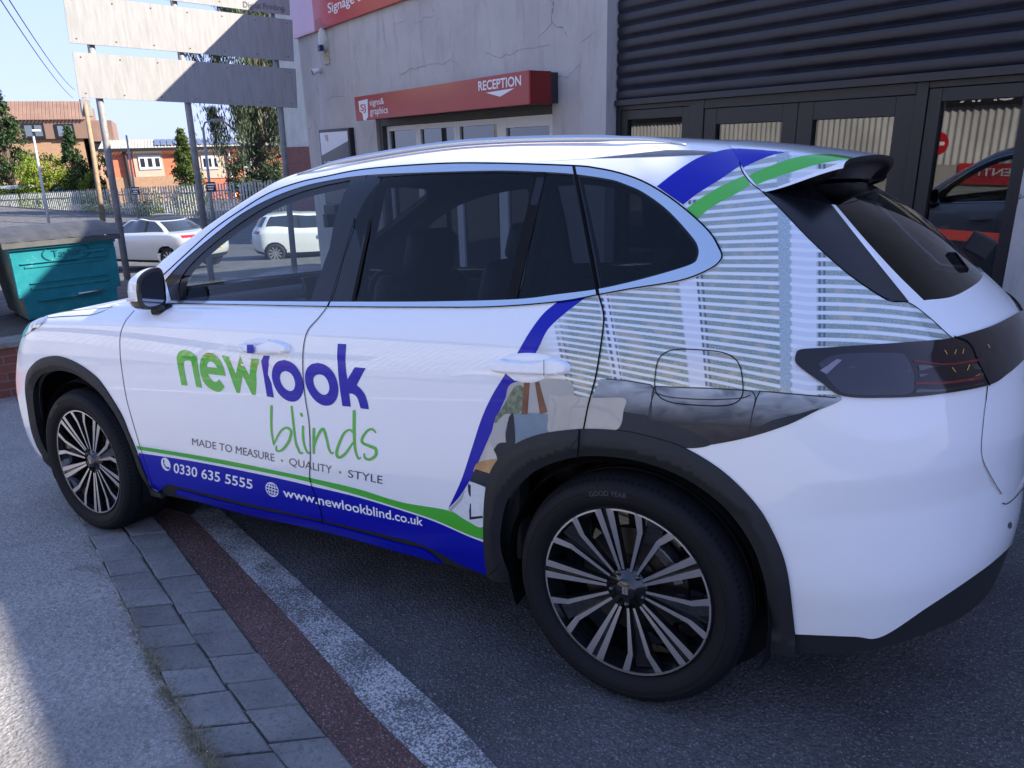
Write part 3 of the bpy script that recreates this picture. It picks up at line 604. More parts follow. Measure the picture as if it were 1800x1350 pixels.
# ================================================================ things beyond the forecourt
FH = Vector((CAM_F.x, CAM_F.y, 0)).normalized(); RH = Vector((FH.y, -FH.x, 0))
class Plane_:
    """a vertical plane D metres ahead of the camera, turned by `yaw` degrees about its point on the ray of px0"""
    def __init__(s, D, px0, yaw=0):
        d = ray_dir(px0, 300); s.o = CAM_POS + d * (D / d.dot(FH)); a = math.radians(yaw); s.ux = (RH*math.cos(a) + FH*math.sin(a)).normalized(); s.n = Vector((-s.ux.y, s.ux.x, 0))
    def p(s, px, py): d = ray_dir(px, py); return CAM_POS + d * ((s.o - CAM_POS).dot(s.n) / d.dot(s.n))
    def xz(s, px, py): q = s.p(px, py); return ((q-s.o).dot(s.ux), q.z)
    def T(s, x, y, z): return Vector((s.o.x, s.o.y, 0)) + s.ux*x + s.n*y + Vector((0, 0, z))      # y>0 = away
    def slab(s, mb, x0, x1, z0, z1, y0, y1, mi=0):
        vs = [s.T(x, y, z) for x in (x0, x1) for y in (y0, y1) for z in (z0, z1)]
        mb.add(vs, [(0,1,3,2), (4,6,7,5), (0,4,5,1), (2,3,7,6), (0,2,6,4), (1,5,7,3)], mi)
    def pxslab(s, mb, a, b, y0, y1, mi=0):
        x0, z1 = s.xz(*a); x1, z0 = s.xz(*b); s.slab(mb, x0, x1, z0, z1, y0, y1, mi)
M_DGLASS = plain('dark window glass', (.02, .025, .03), .08, coat=1)
# ---- red brick workshops
rb = empty('brick_building', 'low orange brick building with white windows and solar panels on its cream roof', 'building')
P = Plane_(62, 320, 24); x0, ze = P.xz(186, 262); x1, _ = P.xz(500, 262)
mb = MB(); P.slab(mb, x0, x1, -4, ze, 0, 12); mb.build('wall', M_BRICKL, rb)
M_RP = plain('beige render panel', (.42, .33, .26), .85, noise=(1, .15))
for a, b in (((231, 263), (291, 312)), ((345, 263), (402, 312)), ((424, 263), (470, 312))): mb = MB(); P.pxslab(mb, a, b, -.06, -.002); mb.build('render_panel', M_RP, rb)
mb = MB(); P.pxslab(mb, (186, 313), (330, 352), -.07, -.003); mb.build('plinth', M_BRICKB, rb)
for a, b in (((242, 274), (285, 297)), ((353, 274), (385, 297)), ((425, 274), (447, 294))):
    w = MB(); P.pxslab(w, a, b, -.13, -.061); o = w.build('window', M_PVC, rb); xa, za = P.xz(*a); xb, zb2 = P.xz(*b); g = MB(); W3 = (xb-xa)/3
    for k in range(3): P.slab(g, xa+k*W3+.13, xa+(k+1)*W3-.10, zb2+.2, za-.2, -.15, -.131)
    g.build('pane', M_DGLASS, o)
mb = MB(); zr_ = P.xz(300, 243)[1]; N = 120
for k in range(N):
    xa = x0-.5 + (x1-x0+1)*k/N; xb = x0-.5 + (x1-x0+1)*(k+1)/N; dz = .04 if k % 2 else 0
    mb.add([P.T(xa, -.5, ze+dz), P.T(xb, -.5, ze+dz), P.T(xb, 6, zr_+dz), P.T(xa, 6, zr_+dz)], [(0, 1, 2, 3)])
mb.build('roof', plain('cream corrugated roof', (.50, .46, .34), .7), rb)
mb = MB(); xa = P.xz(271, 250)[0]; xb = P.xz(423, 250)[0]; n = 14
for k in range(n):
    a = xa + (xb-xa)*k/n; b = xa + (xb-xa)*(k+1)/n - .06; f = lambda y: ze + .12 + (zr_-ze)*((y+.5)/6.5)
    for y_0, y_1 in ((.4, 2.7), (2.8, 5.2)): mb.add([P.T(a, y_0, f(y_0)), P.T(b, y_0, f(y_0)), P.T(b, y_1, f(y_1)), P.T(a, y_1, f(y_1))], [(0, 1, 2, 3)])
mb.build('solar_panels', plain('solar panel', (.07, .08, .10), .25), rb)
mb = MB(); P.slab(mb, x0-.5, x1, ze-.22, ze+.02, -.55, -.42); mb.build('gutter', M_FRAME, rb)
for px_ in (405, 224):
    mb = MB(); q = P.p(px_, 300); mb.tube([P.T(P.xz(px_, 300)[0], -.2, ze-.2), P.T(P.xz(px_, 300)[0]+.1, -.2, -3)], .10 if px_ == 405 else .14, 8); mb.build('drainpipe', M_PVC if px_ == 405 else M_FRAME, rb)
# ---- brown clad offices
bb = empty('office_building', 'tall brown clad and brick office building behind the conifer', 'building')
P = Plane_(78, 100, 24); M_BROWNC = plain('brown standing seam cladding', (.22, .135, .10), .55, noise=(.8, .15)); M_BROWN2 = plain('brown fascia', (.19, .12, .09), .6)
mb = MB(); P.pxslab(mb, (-60, 243), (180, 420), 0, 16); mb.build('wall', M_BRICKB, bb)
mb = MB(); P.pxslab(mb, (-60, 210), (158, 243), -.3, 15.9); mb.build('upper_wall', M_BROWN2, bb)
mb = MB(); xa, zt2 = P.xz(-60, 176); xb, zb2 = P.xz(150, 210)
N = 30
for k in range(N):
    a = xa + (xb-xa)*k/N; b = xa + (xb-xa)*(k+1)/N; mb.add([P.T(a, -.6, zb2), P.T(b-.12, -.6, zb2), P.T(b-.12, 1.6, zt2), P.T(a, 1.6, zt2), P.T(b-.12, -.66, zb2), P.T(b, -.66, zb2), P.T(b, 1.54, zt2+.01), P.T(b-.12, 1.54, zt2+.01)], [(0, 1, 2, 3), (4, 5, 6, 7)])
P.slab(mb, xa, xb, zb2, zt2-.05, 1.61, 16); mb.add([P.T(xb, -.6, zb2), P.T(xb, 1.6, zt2), P.T(xb, 1.6, zb2)], [(0, 1, 2)])
mb.build('mansard_roof', M_BROWNC, bb)
for a, b in (((38, 217), (82, 243)), ((96, 218), (134, 243))):
    w = MB(); P.pxslab(w, a, b, -.42, -.301); o = w.build('window', M_FRAME, bb); g = MB(); xa, za = P.xz(*a); xb, zb2 = P.xz(*b)
    for k in (0, 1): m_ = (xa+xb)/2; P.slab(g, (xa+.2, m_+.1)[k], (m_-.1, xb-.2)[k], zb2+.2, za-.2, -.45, -.421)
    g.build('pane', plain('sky-facing glass', (.12, .15, .2), .06, coat=1) if k and 'sky-facing glass' not in bpy.data.materials else bpy.data.materials['sky-facing glass'], o)
mb = MB(); P.pxslab(mb, (158, 212), (202, 248), -.5, 10); mb.build('side_wing', M_BROWNC, bb)
mb = MB(); P.pxslab(mb, (158, 248), (200, 420), -.2, 9.8); mb.build('wall', M_BRICKB, bb)
mb = MB(); P.pxslab(mb, (165, 249), (183, 264), -.3, -.21); mb.build('window', M_DGLASS, bb)
# ---- palisade fence on a low brick wall
A_ = at_depth(-40, 390, 60); B_ = at_depth(520, 384, 39); A_.z = -1.95; B_.z = at_depth(520, 384, 39).z
fa = at_depth(-40, 389, 60); fb = at_depth(520, 385, 39)
pf = empty('palisade_fence', 'grey steel palisade fence with pointed pales along the far side of the yard', 'fence')
mb = MB(); L_ = (fb-fa).length; n = int(L_/.27); dx = (fb-fa)/n; un = dx.normalized(); nn = Vector((-un.y, un.x, 0))
for k in range(n):
    if random.random() < .01: continue
    c = fa + dx*k; w = .062; h = 2.05 + random.uniform(-.02, .02); le = random.uniform(-.02, .02)
    vs = [c - un*w, c + un*w, c + un*(w+le) + Vector((0, 0, h-.12)), c + un*le + Vector((0, 0, h)), c + un*(-w+le) + Vector((0, 0, h-.12))]; mb.add(vs + [v + nn*.03 for v in vs], [(0, 1, 2, 3, 4), (9, 8, 7, 6, 5), (0, 5, 6, 1), (1, 6, 7, 2), (4, 9, 5, 0)])
mb.build('pales', plain('galvanised pale', (.38, .39, .37), .55, noise=(.8, .25)), pf)
mb = MB()
for z in (.3, 1.6): mb.tube([fa + Vector((0, 0, z)) + nn*.06, fb + Vector((0, 0, z)) + nn*.06], .035, 4)
mb.build('rail', M_POST, pf)
rw = empty('brick_wall', 'low red brick wall under the palisade fence', 'wall'); mb = MB()
mb.add([fa - nn*.2, fb - nn*.2, fb - nn*.2 - Vector((0, 0, 1.0)), fa - nn*.2 - Vector((0, 0, 1.0)), fa + nn*.2, fb + nn*.2, fb + nn*.2 - Vector((0, 0, 1)), fa + nn*.2 - Vector((0, 0, 1))], [(0, 3, 2, 1), (0, 1, 5, 4), (1, 2, 6, 5), (3, 0, 4, 7)]); mb.build('brickwork', M_BRICKL, rw)
# bank behind the fence
mb = MB(); mb.add([fa + nn*.1 - Vector((0, 0, .05)), fb + nn*.1 - Vector((0, 0, .05)), fb + nn*60, fa + nn*60], [(0, 1, 2, 3)]); prop(mb.build('grass_bank', plain('rough grass bank', (.03, .05, .014), .95, noise=(.5, .4))), kind='structure')
# ---- foliage
def leaf_mat(name, c1, c2, c3, sc=.6):
    m = NT(name); co = m.coord(); n = m.noise(co, sc, 3, .6); n2 = m.noise(co, 9, 2, .5); c = m.mix(m.mapr(n, .35, .65), c1, c2); c = m.mix(m.mapr(n2, .55, .75, 0, .8), c, c3)
    m.set(color=c, rough=.6, spec=.3); tr = m.n.new('ShaderNodeBsdfTranslucent'); m.l.new(c, tr.inputs[0]); mx = m.n.new('ShaderNodeMixShader'); mx.inputs[0].default_value = .3
    m.l.new(m.bsdf.outputs[0], mx.inputs[1]); m.l.new(tr.outputs[0], mx.inputs[2]); m.l.new(mx.outputs[0], m.out.inputs[0]); return m.mat
def leaves(mb, c, s, up=0.0, drop=0.0):
    a = Vector((random.gauss(0, 1), random.gauss(0, 1), random.gauss(0, 1) + up)).normalized(); b = a.cross(Vector((random.gauss(0, 1), random.gauss(0, 1), random.gauss(0, 1)))).normalized()
    if drop: a = (a*.35 + Vector((0, 0, -1))*drop).normalized(); b = a.cross(Vector((random.gauss(0, 1), random.gauss(0, 1), .1))).normalized()
    l = s*random.uniform(.6, 1.3); w = l*(.42 if not drop else .2); mb.add([c - a*l/2, c + b*w/2, c + a*l/2, c - b*w/2], [(0, 1, 2, 3)])
def tree(name, label, cat, D, px, py_top, py_bot, w_px, mat, kind, n, leaf, group=None):
    """crown between two picture heights at distance D; kind: cone, round, weep"""
    px = px + (1000-px)/4300*(py_bot-py_top)/2
    base = at_depth(px, py_bot, D); top = at_depth(px, py_top, D); H = top.z - base.z; W_ = w_px*D/FPX/2; t = empty(name, label, cat, (base.x, base.y, base.z), group=group); zb = min(0, gz(base.x, base.y) - base.z) - .3
    mb = MB(); mb.tube([(0, 0, zb), (.05*H*random.uniform(-.3, .3), 0, H*.35), (.03*H, .02*H, H*.7), (0, 0, H*.93)], [.03*H+.05, .022*H+.03, .012*H, .01], 8)
    cl = []
    if kind == 'cone':
        for _ in range(150):
            u = random.random()**.8; r = W_*(1-u)**.85*random.uniform(.55, 1.0); a = random.uniform(0, 6.28); cl.append((Vector((r*math.cos(a), r*math.sin(a), H*(.04+.94*u))), W_*.22*(1-u*.7)+.06))
    elif kind == 'round':
        for _ in range(60):
            v = Vector((random.gauss(0, 1), random.gauss(0, 1), random.gauss(0, 1))).normalized()*random.uniform(.45, 1.0)**.5; cl.append((Vector((v.x*W_*.9, v.y*W_*.9, H*.52 + v.z*H*.45)), W_*random.uniform(.14, .30)))
    else:
        for _ in range(46):
            a = random.uniform(0, 6.28); r = W_*random.uniform(.1, .95); z = H*random.uniform(.35, 1.0)*(1-.25*(r/W_)**2); cl.append((Vector((r*math.cos(a), r*math.sin(a), z)), W_*random.uniform(.14, .24)))
    for c, r in cl[::3]:
        b0 = Vector((0, 0, max(H*.1, c.z*.7))); mb.tube([b0, b0.lerp(c, .5) + Vector((0, 0, -.03*H)), c], [.012*H, .007*H, .003*H], 5)
    mb.build('trunk', M_BARK, t)
    cr = MB(); k = n // len(cl)
    for c, r in cl:
        for _ in range(k):
            v = Vector((random.gauss(0, .55), random.gauss(0, .55), random.gauss(0, .45)))*r
            if kind == 'weep': v.z = -abs(random.gauss(0, 1))*r*2.4 + r*.5; v.x *= .7; v.y *= .7
            leaves(cr, c + v, leaf, .5 if kind == 'cone' else 0, .9 if kind == 'weep' else 0)
    cr.build('crown', mat, t); return t
M_BARK = plain('bark', (.10, .075, .055), .9, noise=(6, .3))
L_DARK = leaf_mat('dark conifer needles', (.018, .045, .016), (.045, .085, .03), (.09, .13, .05)); L_LIME = leaf_mat('bright yellow green leaves', (.10, .17, .012), (.24, .30, .03), (.36, .38, .06)); L_MID = leaf_mat('mid green leaves', (.04, .08, .018), (.10, .14, .035), (.16, .18, .05)); L_GREY = leaf_mat('grey green leaves', (.04, .065, .035), (.10, .13, .075), (.20, .22, .15))
tree('conifer', 'broad dark conifer at the left edge of the picture', 'tree', 66, 8, 146, 392, 128, L_DARK, 'cone', 10000, .36)
tree('conifer', 'slim dark conifer leaning in front of the office building, right of the lime bush', 'tree', 62, 133, 222, 385, 74, L_DARK, 'cone', 5000, .28)
tree('bush', 'bright lime green bush behind the fence', 'bush', 62, 85, 262, 375, 104, L_LIME, 'round', 6500, .24)
tree('bush', 'small yellow bush behind the wooden pole', 'bush', 60, 166, 300, 375, 48, L_LIME, 'round', 2600, .2)
tree('bush', 'green shrub behind the fence left of the brick building', 'bush', 60, 190, 268, 375, 56, L_MID, 'round', 3200, .22)
tree('tree', 'bushy olive-green tree in front of the brick building', 'tree', 52, 327, 226, 378, 74, L_MID, 'cone', 6500, .23)
tree('weeping_tree', 'tall drooping grey-green tree between the sign posts and the clad building', 'tree', 46, 446, -12, 350, 190, L_GREY, 'weep', 26000, .32)
tree('bush', 'dark bush at the foot of the drooping tree', 'bush', 46, 450, 255, 370, 104, L_GREY, 'round', 6000, .25)
for k_, (px_, top_, w_, m_) in enumerate(((30, 318, 70, L_LIME), (215, 322, 44, L_MID), (262, 318, 50, L_LIME), (300, 330, 34, L_MID), (385, 318, 46, L_MID), (425, 322, 44, L_LIME))):
    tree('bush', ('low lime shrub behind the fence at the left edge', 'low green shrub behind the fence beside the slim sign post', 'lime shrub behind the fence under the brick building windows', 'small green shrub behind the utility cabinet', 'green shrub behind the fence right of the hooked lamp', 'lime shrub behind the fence under the drooping tree')[k_], 'bush', 64, px_, top_, 392, w_, m_, 'round', 2200, .22, 'shrubs behind the palisade fence')
iv = MB()
for _ in range(15000):
    u = random.random(); pxx = -40 + 560*u
    dens = 1 if (pxx < 30 or 75 < pxx < 130 or 205 < pxx < 262 or 296 < pxx < 345) else .2
    if random.random() > dens: continue
    c = fa.lerp(fb, u) + nn*random.gauss(.05, .12) + Vector((0, 0, random.triangular(-.1, 2.1, .5))); leaves(iv, c, .14)
prop(iv.build('ivy', L_LIME), 'yellow-green ivy climbing over the palisade fence', 'ivy', kind='stuff')
# ---- poles, lamps, small signs, cabinet
def mast(name, label, cat, D, pts, r, mat, extra=None):
    q = [at_depth(*p, D) for p in pts]; t = empty(name, label, cat, (q[0].x, q[0].y, q[0].z)); o = q[0]; mb = MB(); mb.tube([p-o for p in q] , r, 10); mb.build('pole', mat, t, True)
    if extra: extra(t, q, o)
    return t
M_WOODP = plain('weathered pole timber', (.26, .19, .12), .85, noise=(4, .2)); M_LAMP = plain('grey lamp post', (.42, .43, .44), .5)
def tp(t, q, o):
    mb = MB(); mb.box(q[-1]-o - Vector((0, 0, .5)), (.35, .5, .9)); mb.build('transformer_box', M_POST, t, bevel=.03)
mast('telegraph_pole', 'leaning wooden telegraph pole left of the sign', 'pole', 40, [(181, 388), (164, 270), (148, 172)], [.14, .12, .10], M_WOODP, tp)
def lh(t, q, o):
    mb = MB(); mb.box(q[-1]-o + RH*.15, (.55, .35, .10)); mb.build('lamp_head', M_LAMP, t, bevel=.03)
mast('street_lamp', 'thin pale street lamp in front of the lime bush', 'street lamp', 33, [(86, 392), (57, 230)], [.06, .045], M_LAMP, lh)
def lh2(t, q, o):
    mb = MB(); a = q[-1]-o; mb.tube([a, a + Vector((0, 0, .25)) + RH*.12, a + Vector((0, 0, .32)) + RH*.45], .045, 8); mb.box(a + Vector((0, 0, .33)) + RH*.7, (.5, .4, .12)); mb.build('lamp_head', M_POST, t)
    mb = MB(); c = at_depth(370, 329, 33)-o; P2 = Plane_(32.9, 370); mb = MB(); P2.pxslab(mb, (361, 320), (380, 337), 0, .03); s_ = mb.build('name_plate', M_FRAME, None); s_.parent = t; s_.matrix_parent_inverse = Matrix.Translation(-o)
    mb = MB()
    for k, (a_, b_) in enumerate((((363, 323), (378, 324.5)), ((365, 327.5), (376, 329)), ((366, 332), (375, 333.5)))): P2.pxslab(mb, a_, b_, -.012, -.002)
    w = mb.build('plate_lettering', M_WHITEV, s_)
mast('street_lamp', 'grey street lamp with a hooked head right of the middle sign post', 'street lamp', 33, [(376, 392), (357, 226)], [.07, .055], M_POST, lh2)
def sp_(t, q, o):
    P2 = Plane_(33.9, 237); mb = MB(); P2.pxslab(mb, (230, 329), (246, 342), 0, .03); s_ = mb.build('name_plate', M_FRAME, None); s_.parent = t; s_.matrix_parent_inverse = Matrix.Translation(-o)
    mb = MB()
    for a_, b_ in (((232, 331.5), (244, 333)), ((234, 335.5), (242, 337)), ((233, 339), (243, 340))): P2.pxslab(mb, a_, b_, -.012, -.002)
    mb.build('plate_lettering', M_WHITEV, s_)
mast('sign_post', 'slim post with a small black and white sign in front of the ivy', 'sign', 34, [(245, 392), (222, 238)], [.05, .04], M_POST, sp_)
cbn = MB(); P2 = Plane_(30, 280); P2.pxslab(cbn, (265, 377), (296, 397), 0, .5); cbo = cbn.build('utility_cabinet', plain('grey green cabinet', (.12, .14, .10), .6), bevel=.02); prop(cbo, 'grey-green utility cabinet in front of the fence', 'cabinet')
cbn = MB(); P2 = Plane_(64, 105); P2.pxslab(cbn, (88, 323), (126, 350), 0, 2); x0_, z1_ = P2.xz(88, 323); cb2 = cbn.build('skip_container', plain('blue container', (.03, .15, .42), .5), bevel=.05); prop(cb2, 'blue container glimpsed behind the fence', 'container')
sh = empty('bus_shelter', 'dark framed shelter behind the fence at the left edge', 'shelter'); P2 = Plane_(66, 30); mb = MB(); P2.pxslab(mb, (2, 327), (56, 331), -.2, 1.6); mb.build('roof', M_PVC, sh); 
for a_ in (4, 20, 37, 53): mb = MB(); P2.pxslab(mb, (a_, 331.2), (a_+1.4, 352), 0, .1); mb.build('frame_post', M_FRAME, sh)
mb = MB(); P2.pxslab(mb, (5.6, 332), (52.5, 350), .11, .13); mb.build('pane', M_DGLASS, sh)
ow = []
for k, (p0, p1, D0, D1) in enumerate((((-60, -95), (128, 172), 12, 39.8), ((-40, -90), (131, 158), 12, 39.8))):
    a = at_depth(*p0, D0); b = at_depth(*p1, D1); mb = MB(); mb.tube([a.lerp(b, t) - Vector((0, 0, 1.2*4*t*(1-t)*.25)) for t in np.linspace(0, 1, 24)], .012, 5); o = mb.build('overhead_wire', M_FRAME); prop(o, ('upper', 'lower')[1-k] + ' of the two thin overhead wires in the sky', 'wire')
# ---- two parked cars in the yard: low-detail skins made with the same kind of sheet
def far_car(label, LV, body, pos, head, wheelbase, wr, glass_t, pillars, roofmat=None, lamp_s=None):
    """LV: level table; head: heading in degrees of the car's rearward axis; pos: ground point under the rear axle"""
    global LEVELS, NU, NV
    keep = (LEVELS, NU, NV); LEVELS = LV; NU, NV = 161, 81; G = body_grid(); LEVELS, NU, NV = keep
    t = empty('parked_car', label, 'car', group=None)
    a = math.radians(head); ux = Vector((math.cos(a), math.sin(a), 0)); uy = Vector((-ux.y, ux.x, 0)); zg = gz(pos.x, pos.y)
    M_ = Matrix.Identity(4)
    for i in range(3): M_[i][0] = ux[i]; M_[i][1] = uy[i]; M_[i][2] = (0, 0, 1)[i]
    q = ux*(-wheelbase) ; M_[0][3] = pos.x + q.x - uy.x*.0; M_[1][3] = pos.y + q.y; M_[2][3] = zg + .0; t.matrix_world = M_
    nr, nc = G.shape[:2]; names = {}
    for mir in (0, 1):
        V = G.reshape(-1, 3).copy()
        if mir: V[:, 1] = 2*YC - V[:, 1]
        for j in range(nr-1):
            tt_ = (j+.5)/(nr-1)*TMAX
            for i in range(nc-1):
                f = [j*nc+i, j*nc+i+1, (j+1)*nc+i+1, (j+1)*nc+i]; c = V[f].mean(0); u = (i+.5)/(nc-1); key = 'body'
                if min(math.hypot(c[0]-w_, c[2]-wr) for w_ in (0, wheelbase)) < wr*1.16 and abs(c[1]-YC) > .5: continue
                if glass_t[0] < tt_ < glass_t[1]:
                    key = 'glass'
                    if .14 < u < .165 or .835 < u < .87: key = 'body'
                    if .165 < u < .835 and any(abs(c[0]-p_) < .045 for p_ in pillars): key = 'trim'
                elif tt_ > 1.55 and roofmat is not None: key = 'roof'
                elif tt_ < .12: key = 'trim'
                if .70 < tt_ < .83 and u > .86 and u < .94: key = 'tail_lamp'
                if .66 < tt_ < .84 and .05 < u < .14: key = 'headlamp'
                names.setdefault(key, ([], []))
                b = len(names[key][0]); names[key][0].extend([tuple(V[k]) for k in f]); names[key][1].append((b, b+1, b+2, b+3))
    mats = dict(body=body, glass=M_DGLASS, trim=M_FRAME, roof=roofmat, tail_lamp=plain('red tail lamp', (.35, .01, .01), .2, coat=1), headlamp=M_PVC)
    for k_, (v_, f_) in names.items():
        mb = MB(); mb.add(v_, f_); me = bpy.data.meshes.new(k_); me.from_pydata(mb.v, [], mb.f); bm = bmesh.new(); bm.from_mesh(me); bmesh.ops.remove_doubles(bm, verts=bm.verts, dist=1e-4); bmesh.ops.recalc_face_normals(bm, faces=bm.faces); bm.to_mesh(me); bm.free(); link_mesh({'glass': 'windows', 'roof': 'roof', 'body': 'bodywork', 'trim': 'pillar_trim', 'tail_lamp': 'tail_lamps', 'headlamp': 'headlamps'}[k_], me, mats[k_], t, True)
    for w_ in (0, wheelbase):
        for mir in (0, 1):
            T = lambda v, w_=w_, mir=mir: Vector((w_+v.x, (2*YC - .06 + v.y) if mir else .06 - v.y, wr + v.z)); mb = MB(); mb.lathe([(wr*.68, 0), (wr*.8, .02), (wr*.97, 0), (wr, -.04), (wr, -.2), (wr*.6, -.2)], 36, T); ty = mb.build('tyre', plain('far tyre', (.015, .015, .017), .8) if 'far tyre' not in bpy.data.materials else bpy.data.materials['far tyre'], t, True)
            mb = MB(); mb.lathe([(wr*.68, -.002), (wr*.66, -.03)], 24, T)
            for k in range(10):
                a_ = 2*math.pi*k/10; c_, s_ = math.cos(a_), math.sin(a_); mb.add([T(Vector((wr*.12*c_ - .018*s_, -.012, wr*.12*s_ + .018*c_))), T(Vector((wr*.12*c_ + .018*s_, -.012, wr*.12*s_ - .018*c_))), T(Vector((wr*.67*c_ + .03*s_, -.006, wr*.67*s_ - .03*c_))), T(Vector((wr*.67*c_ - .03*s_, -.006, wr*.67*s_ + .03*c_)))], [(0, 1, 2, 3)])
            mb.lathe([(0, -.01), (wr*.16, -.012)], 16, T); mb.build('rim', plain('far alloy', (.45, .45, .46), .35, metal=.8) if 'far alloy' not in bpy.data.materials else bpy.data.materials['far alloy'], ty)
            mb = MB(); mb.lathe([(0, -.06), (wr*.67, -.06)], 20, T); mb.lathe([(wr*1.15, -.1), (wr*1.15, -.3), (0, -.3)], 24, T); mb.build('wheel_well', M_FRAME, t)
    xe = max(r[8+1-1] for r in LV) if False else G[:, -1, 0].max(); mb = MB(); mb.box((xe+.004, YC, .62), (.02, .52, .11)); mb.build('number_plate', plain('yellow plate far', (.7, .5, .05), .4), t)
    for mir in (0, 1):
        y = 2*YC + .06 if mir else -.06; mb = MB(); mb.box((.58, y, 1.02 if glass_t[0] > 1 else .95), (.12, .18, .12)); mb.build('door_mirror', body, t, bevel=.03)
    return t

def relevel(L, zs, rear=None, front=None):
    out = []
    for r in L:
        r = list(r)
        for k in range(1, 6): r[k] *= zs
        out.append(r)
    return out
COUPE = relevel([
 (0.00, .22, .20, .22, .24, .30,  -.66, .46, 3.0,  3.50, .55, 2.6,  .10, .08, .09),
 (0.12, .30, .28, .28, .32, .40,  -.76, .48, 3.0,  3.58, .58, 2.5,  .05, .045, .055),
 (0.26, .42, .42, .42, .46, .52,  -.80, .50, 2.9,  3.62, .60, 2.5,  .03, .015, .025),
 (0.48, .56, .60, .62, .70, .74,  -.82, .54, 2.8,  3.63, .62, 2.45,  .02, .0, .01),
 (0.70, .70, .76, .84, .90, .92,  -.78, .58, 2.6,  3.58, .62, 2.45,  .03, .01, .02),
 (0.86, .80, .86, .95, 1.00, 1.00,  -.60, .60, 2.5,  3.45, .60, 2.4,  .07, .05, .06),
 (0.94, .86, .92, .99, 1.03, 1.03,  -.40, .60, 2.4,  3.25, .55, 2.4,  .12, .09, .12),
 (1.04, .96, .98, 1.02, 1.05, 1.05,  .30, .50, 2.6,  2.90, .50, 2.4,  .17, .13, .20),
 (1.25, 1.12, 1.12, 1.16, 1.16, 1.15,  .62, .40, 2.8,  2.72, .50, 2.4,  .25, .21, .27),
 (1.50, 1.33, 1.33, 1.37, 1.33, 1.31,  1.00, .40, 2.8,  2.42, .50, 2.4,  .35, .31, .36),
 (1.60, 1.36, 1.36, 1.41, 1.37, 1.34,  1.10, .38, 2.7,  2.30, .45, 2.4,  .42, .38, .42),
 (1.75, 1.38, 1.38, 1.43, 1.39, 1.37,  1.22, .38, 2.6,  2.20, .42, 2.4,  .55, .52, .55),
 (2.10, 1.40, 1.40, 1.45, 1.41, 1.40,  1.40, .20, 2.2,  2.00, .20, 2.2,  .919, .919, .919)], 1.0)
HATCH = relevel([
 (0.00, .22, .20, .22, .24, .30,  -.55, .46, 3.0,  2.95, .50, 2.8,  .14, .12, .12),
 (0.12, .30, .28, .28, .32, .40,  -.64, .48, 3.0,  3.02, .52, 2.7,  .10, .095, .10),
 (0.26, .42, .42, .42, .46, .50,  -.68, .50, 2.9,  3.05, .54, 2.7,  .08, .075, .08),
 (0.48, .56, .60, .62, .66, .70,  -.70, .54, 2.8,  3.06, .56, 2.6,  .07, .06, .07),
 (0.70, .72, .80, .86, .90, .90,  -.66, .56, 2.6,  3.03, .56, 2.6,  .08, .07, .08),
 (0.86, .84, .90, .96, 1.00, 1.00,  -.50, .56, 2.5,  2.98, .56, 2.5,  .11, .10, .11),
 (0.94, .90, .96, 1.00, 1.05, 1.05,  -.30, .56, 2.4,  2.94, .56, 2.5,  .14, .12, .14),
 (1.04, 1.00, 1.02, 1.03, 1.12, 1.10,  .10, .50, 2.6,  2.90, .54, 2.5,  .18, .16, .18),
 (1.25, 1.18, 1.18, 1.20, 1.24, 1.22,  .36, .40, 2.8,  2.82, .50, 2.5,  .24, .22, .25),
 (1.50, 1.40, 1.40, 1.44, 1.42, 1.40,  .78, .40, 2.8,  2.68, .46, 2.5,  .32, .30, .33),
 (1.60, 1.44, 1.44, 1.48, 1.46, 1.43,  .90, .38, 2.7,  2.62, .42, 2.5,  .38, .36, .40),
 (1.75, 1.47, 1.47, 1.50, 1.48, 1.46,  1.02, .38, 2.6,  2.55, .40, 2.4,  .54, .52, .54),
 (2.10, 1.49, 1.49, 1.52, 1.50, 1.49,  1.40, .20, 2.2,  2.30, .20, 2.2,  .919, .919, .919)], 1.0)
M_SILVER = NT('silver car paint').set(color=(.55, .55, .54), rough=.3, metal=.25, coat=1, coatr=.03).mat
M_WHITEC = NT('plain white car paint').set(color=(.74, .75, .74), rough=.3, coat=1, coatr=.03).mat
p_ = onG(298, 479)
far_car('silver coupe with a black roof parked beyond the teal bins', COUPE, M_SILVER, p_, 32, 2.75, .33, (1.06, 1.50), (.95, 1.9), M_FRAME)
p_ = onG(486, 456) - Vector((.94, -.34, 0))*1.75
far_car('small white hatchback seen through the front side window', HATCH, M_WHITEC, p_, 250, 2.35, .30, (1.06, 1.50), (.75, 1.55))

far_car('pale hatchback across the road, seen only as a reflection in the car doors', HATCH, M_WHITEC, Vector((3.2, -8.4, 0)), 4, 2.35, .30, (1.06, 1.50), (.75, 1.55))
M_YL = plain('white lane paint', (.62, .62, .60), .7, noise=(20, .2))
def lane(P_, w):
    e = ext(P_, 5, 5); strip('road_marking', [Vector((p[0], p[1]-w/2, 0)) for p in e], [Vector((p[0], p[1]+w/2, 0)) for p in e], M_YL, .006)
lane([Vector((-6, -4.2, 0)), Vector((-3, -3.9, 0)), Vector((0, -3.8, 0)), Vector((3, -4.0, 0)), Vector((6, -4.6, 0))], .15)
lane([Vector((-6, -5.6, 0)), Vector((-3, -5.6, 0)), Vector((0, -5.7, 0)), Vector((3, -6.0, 0)), Vector((6, -6.6, 0))], .12)
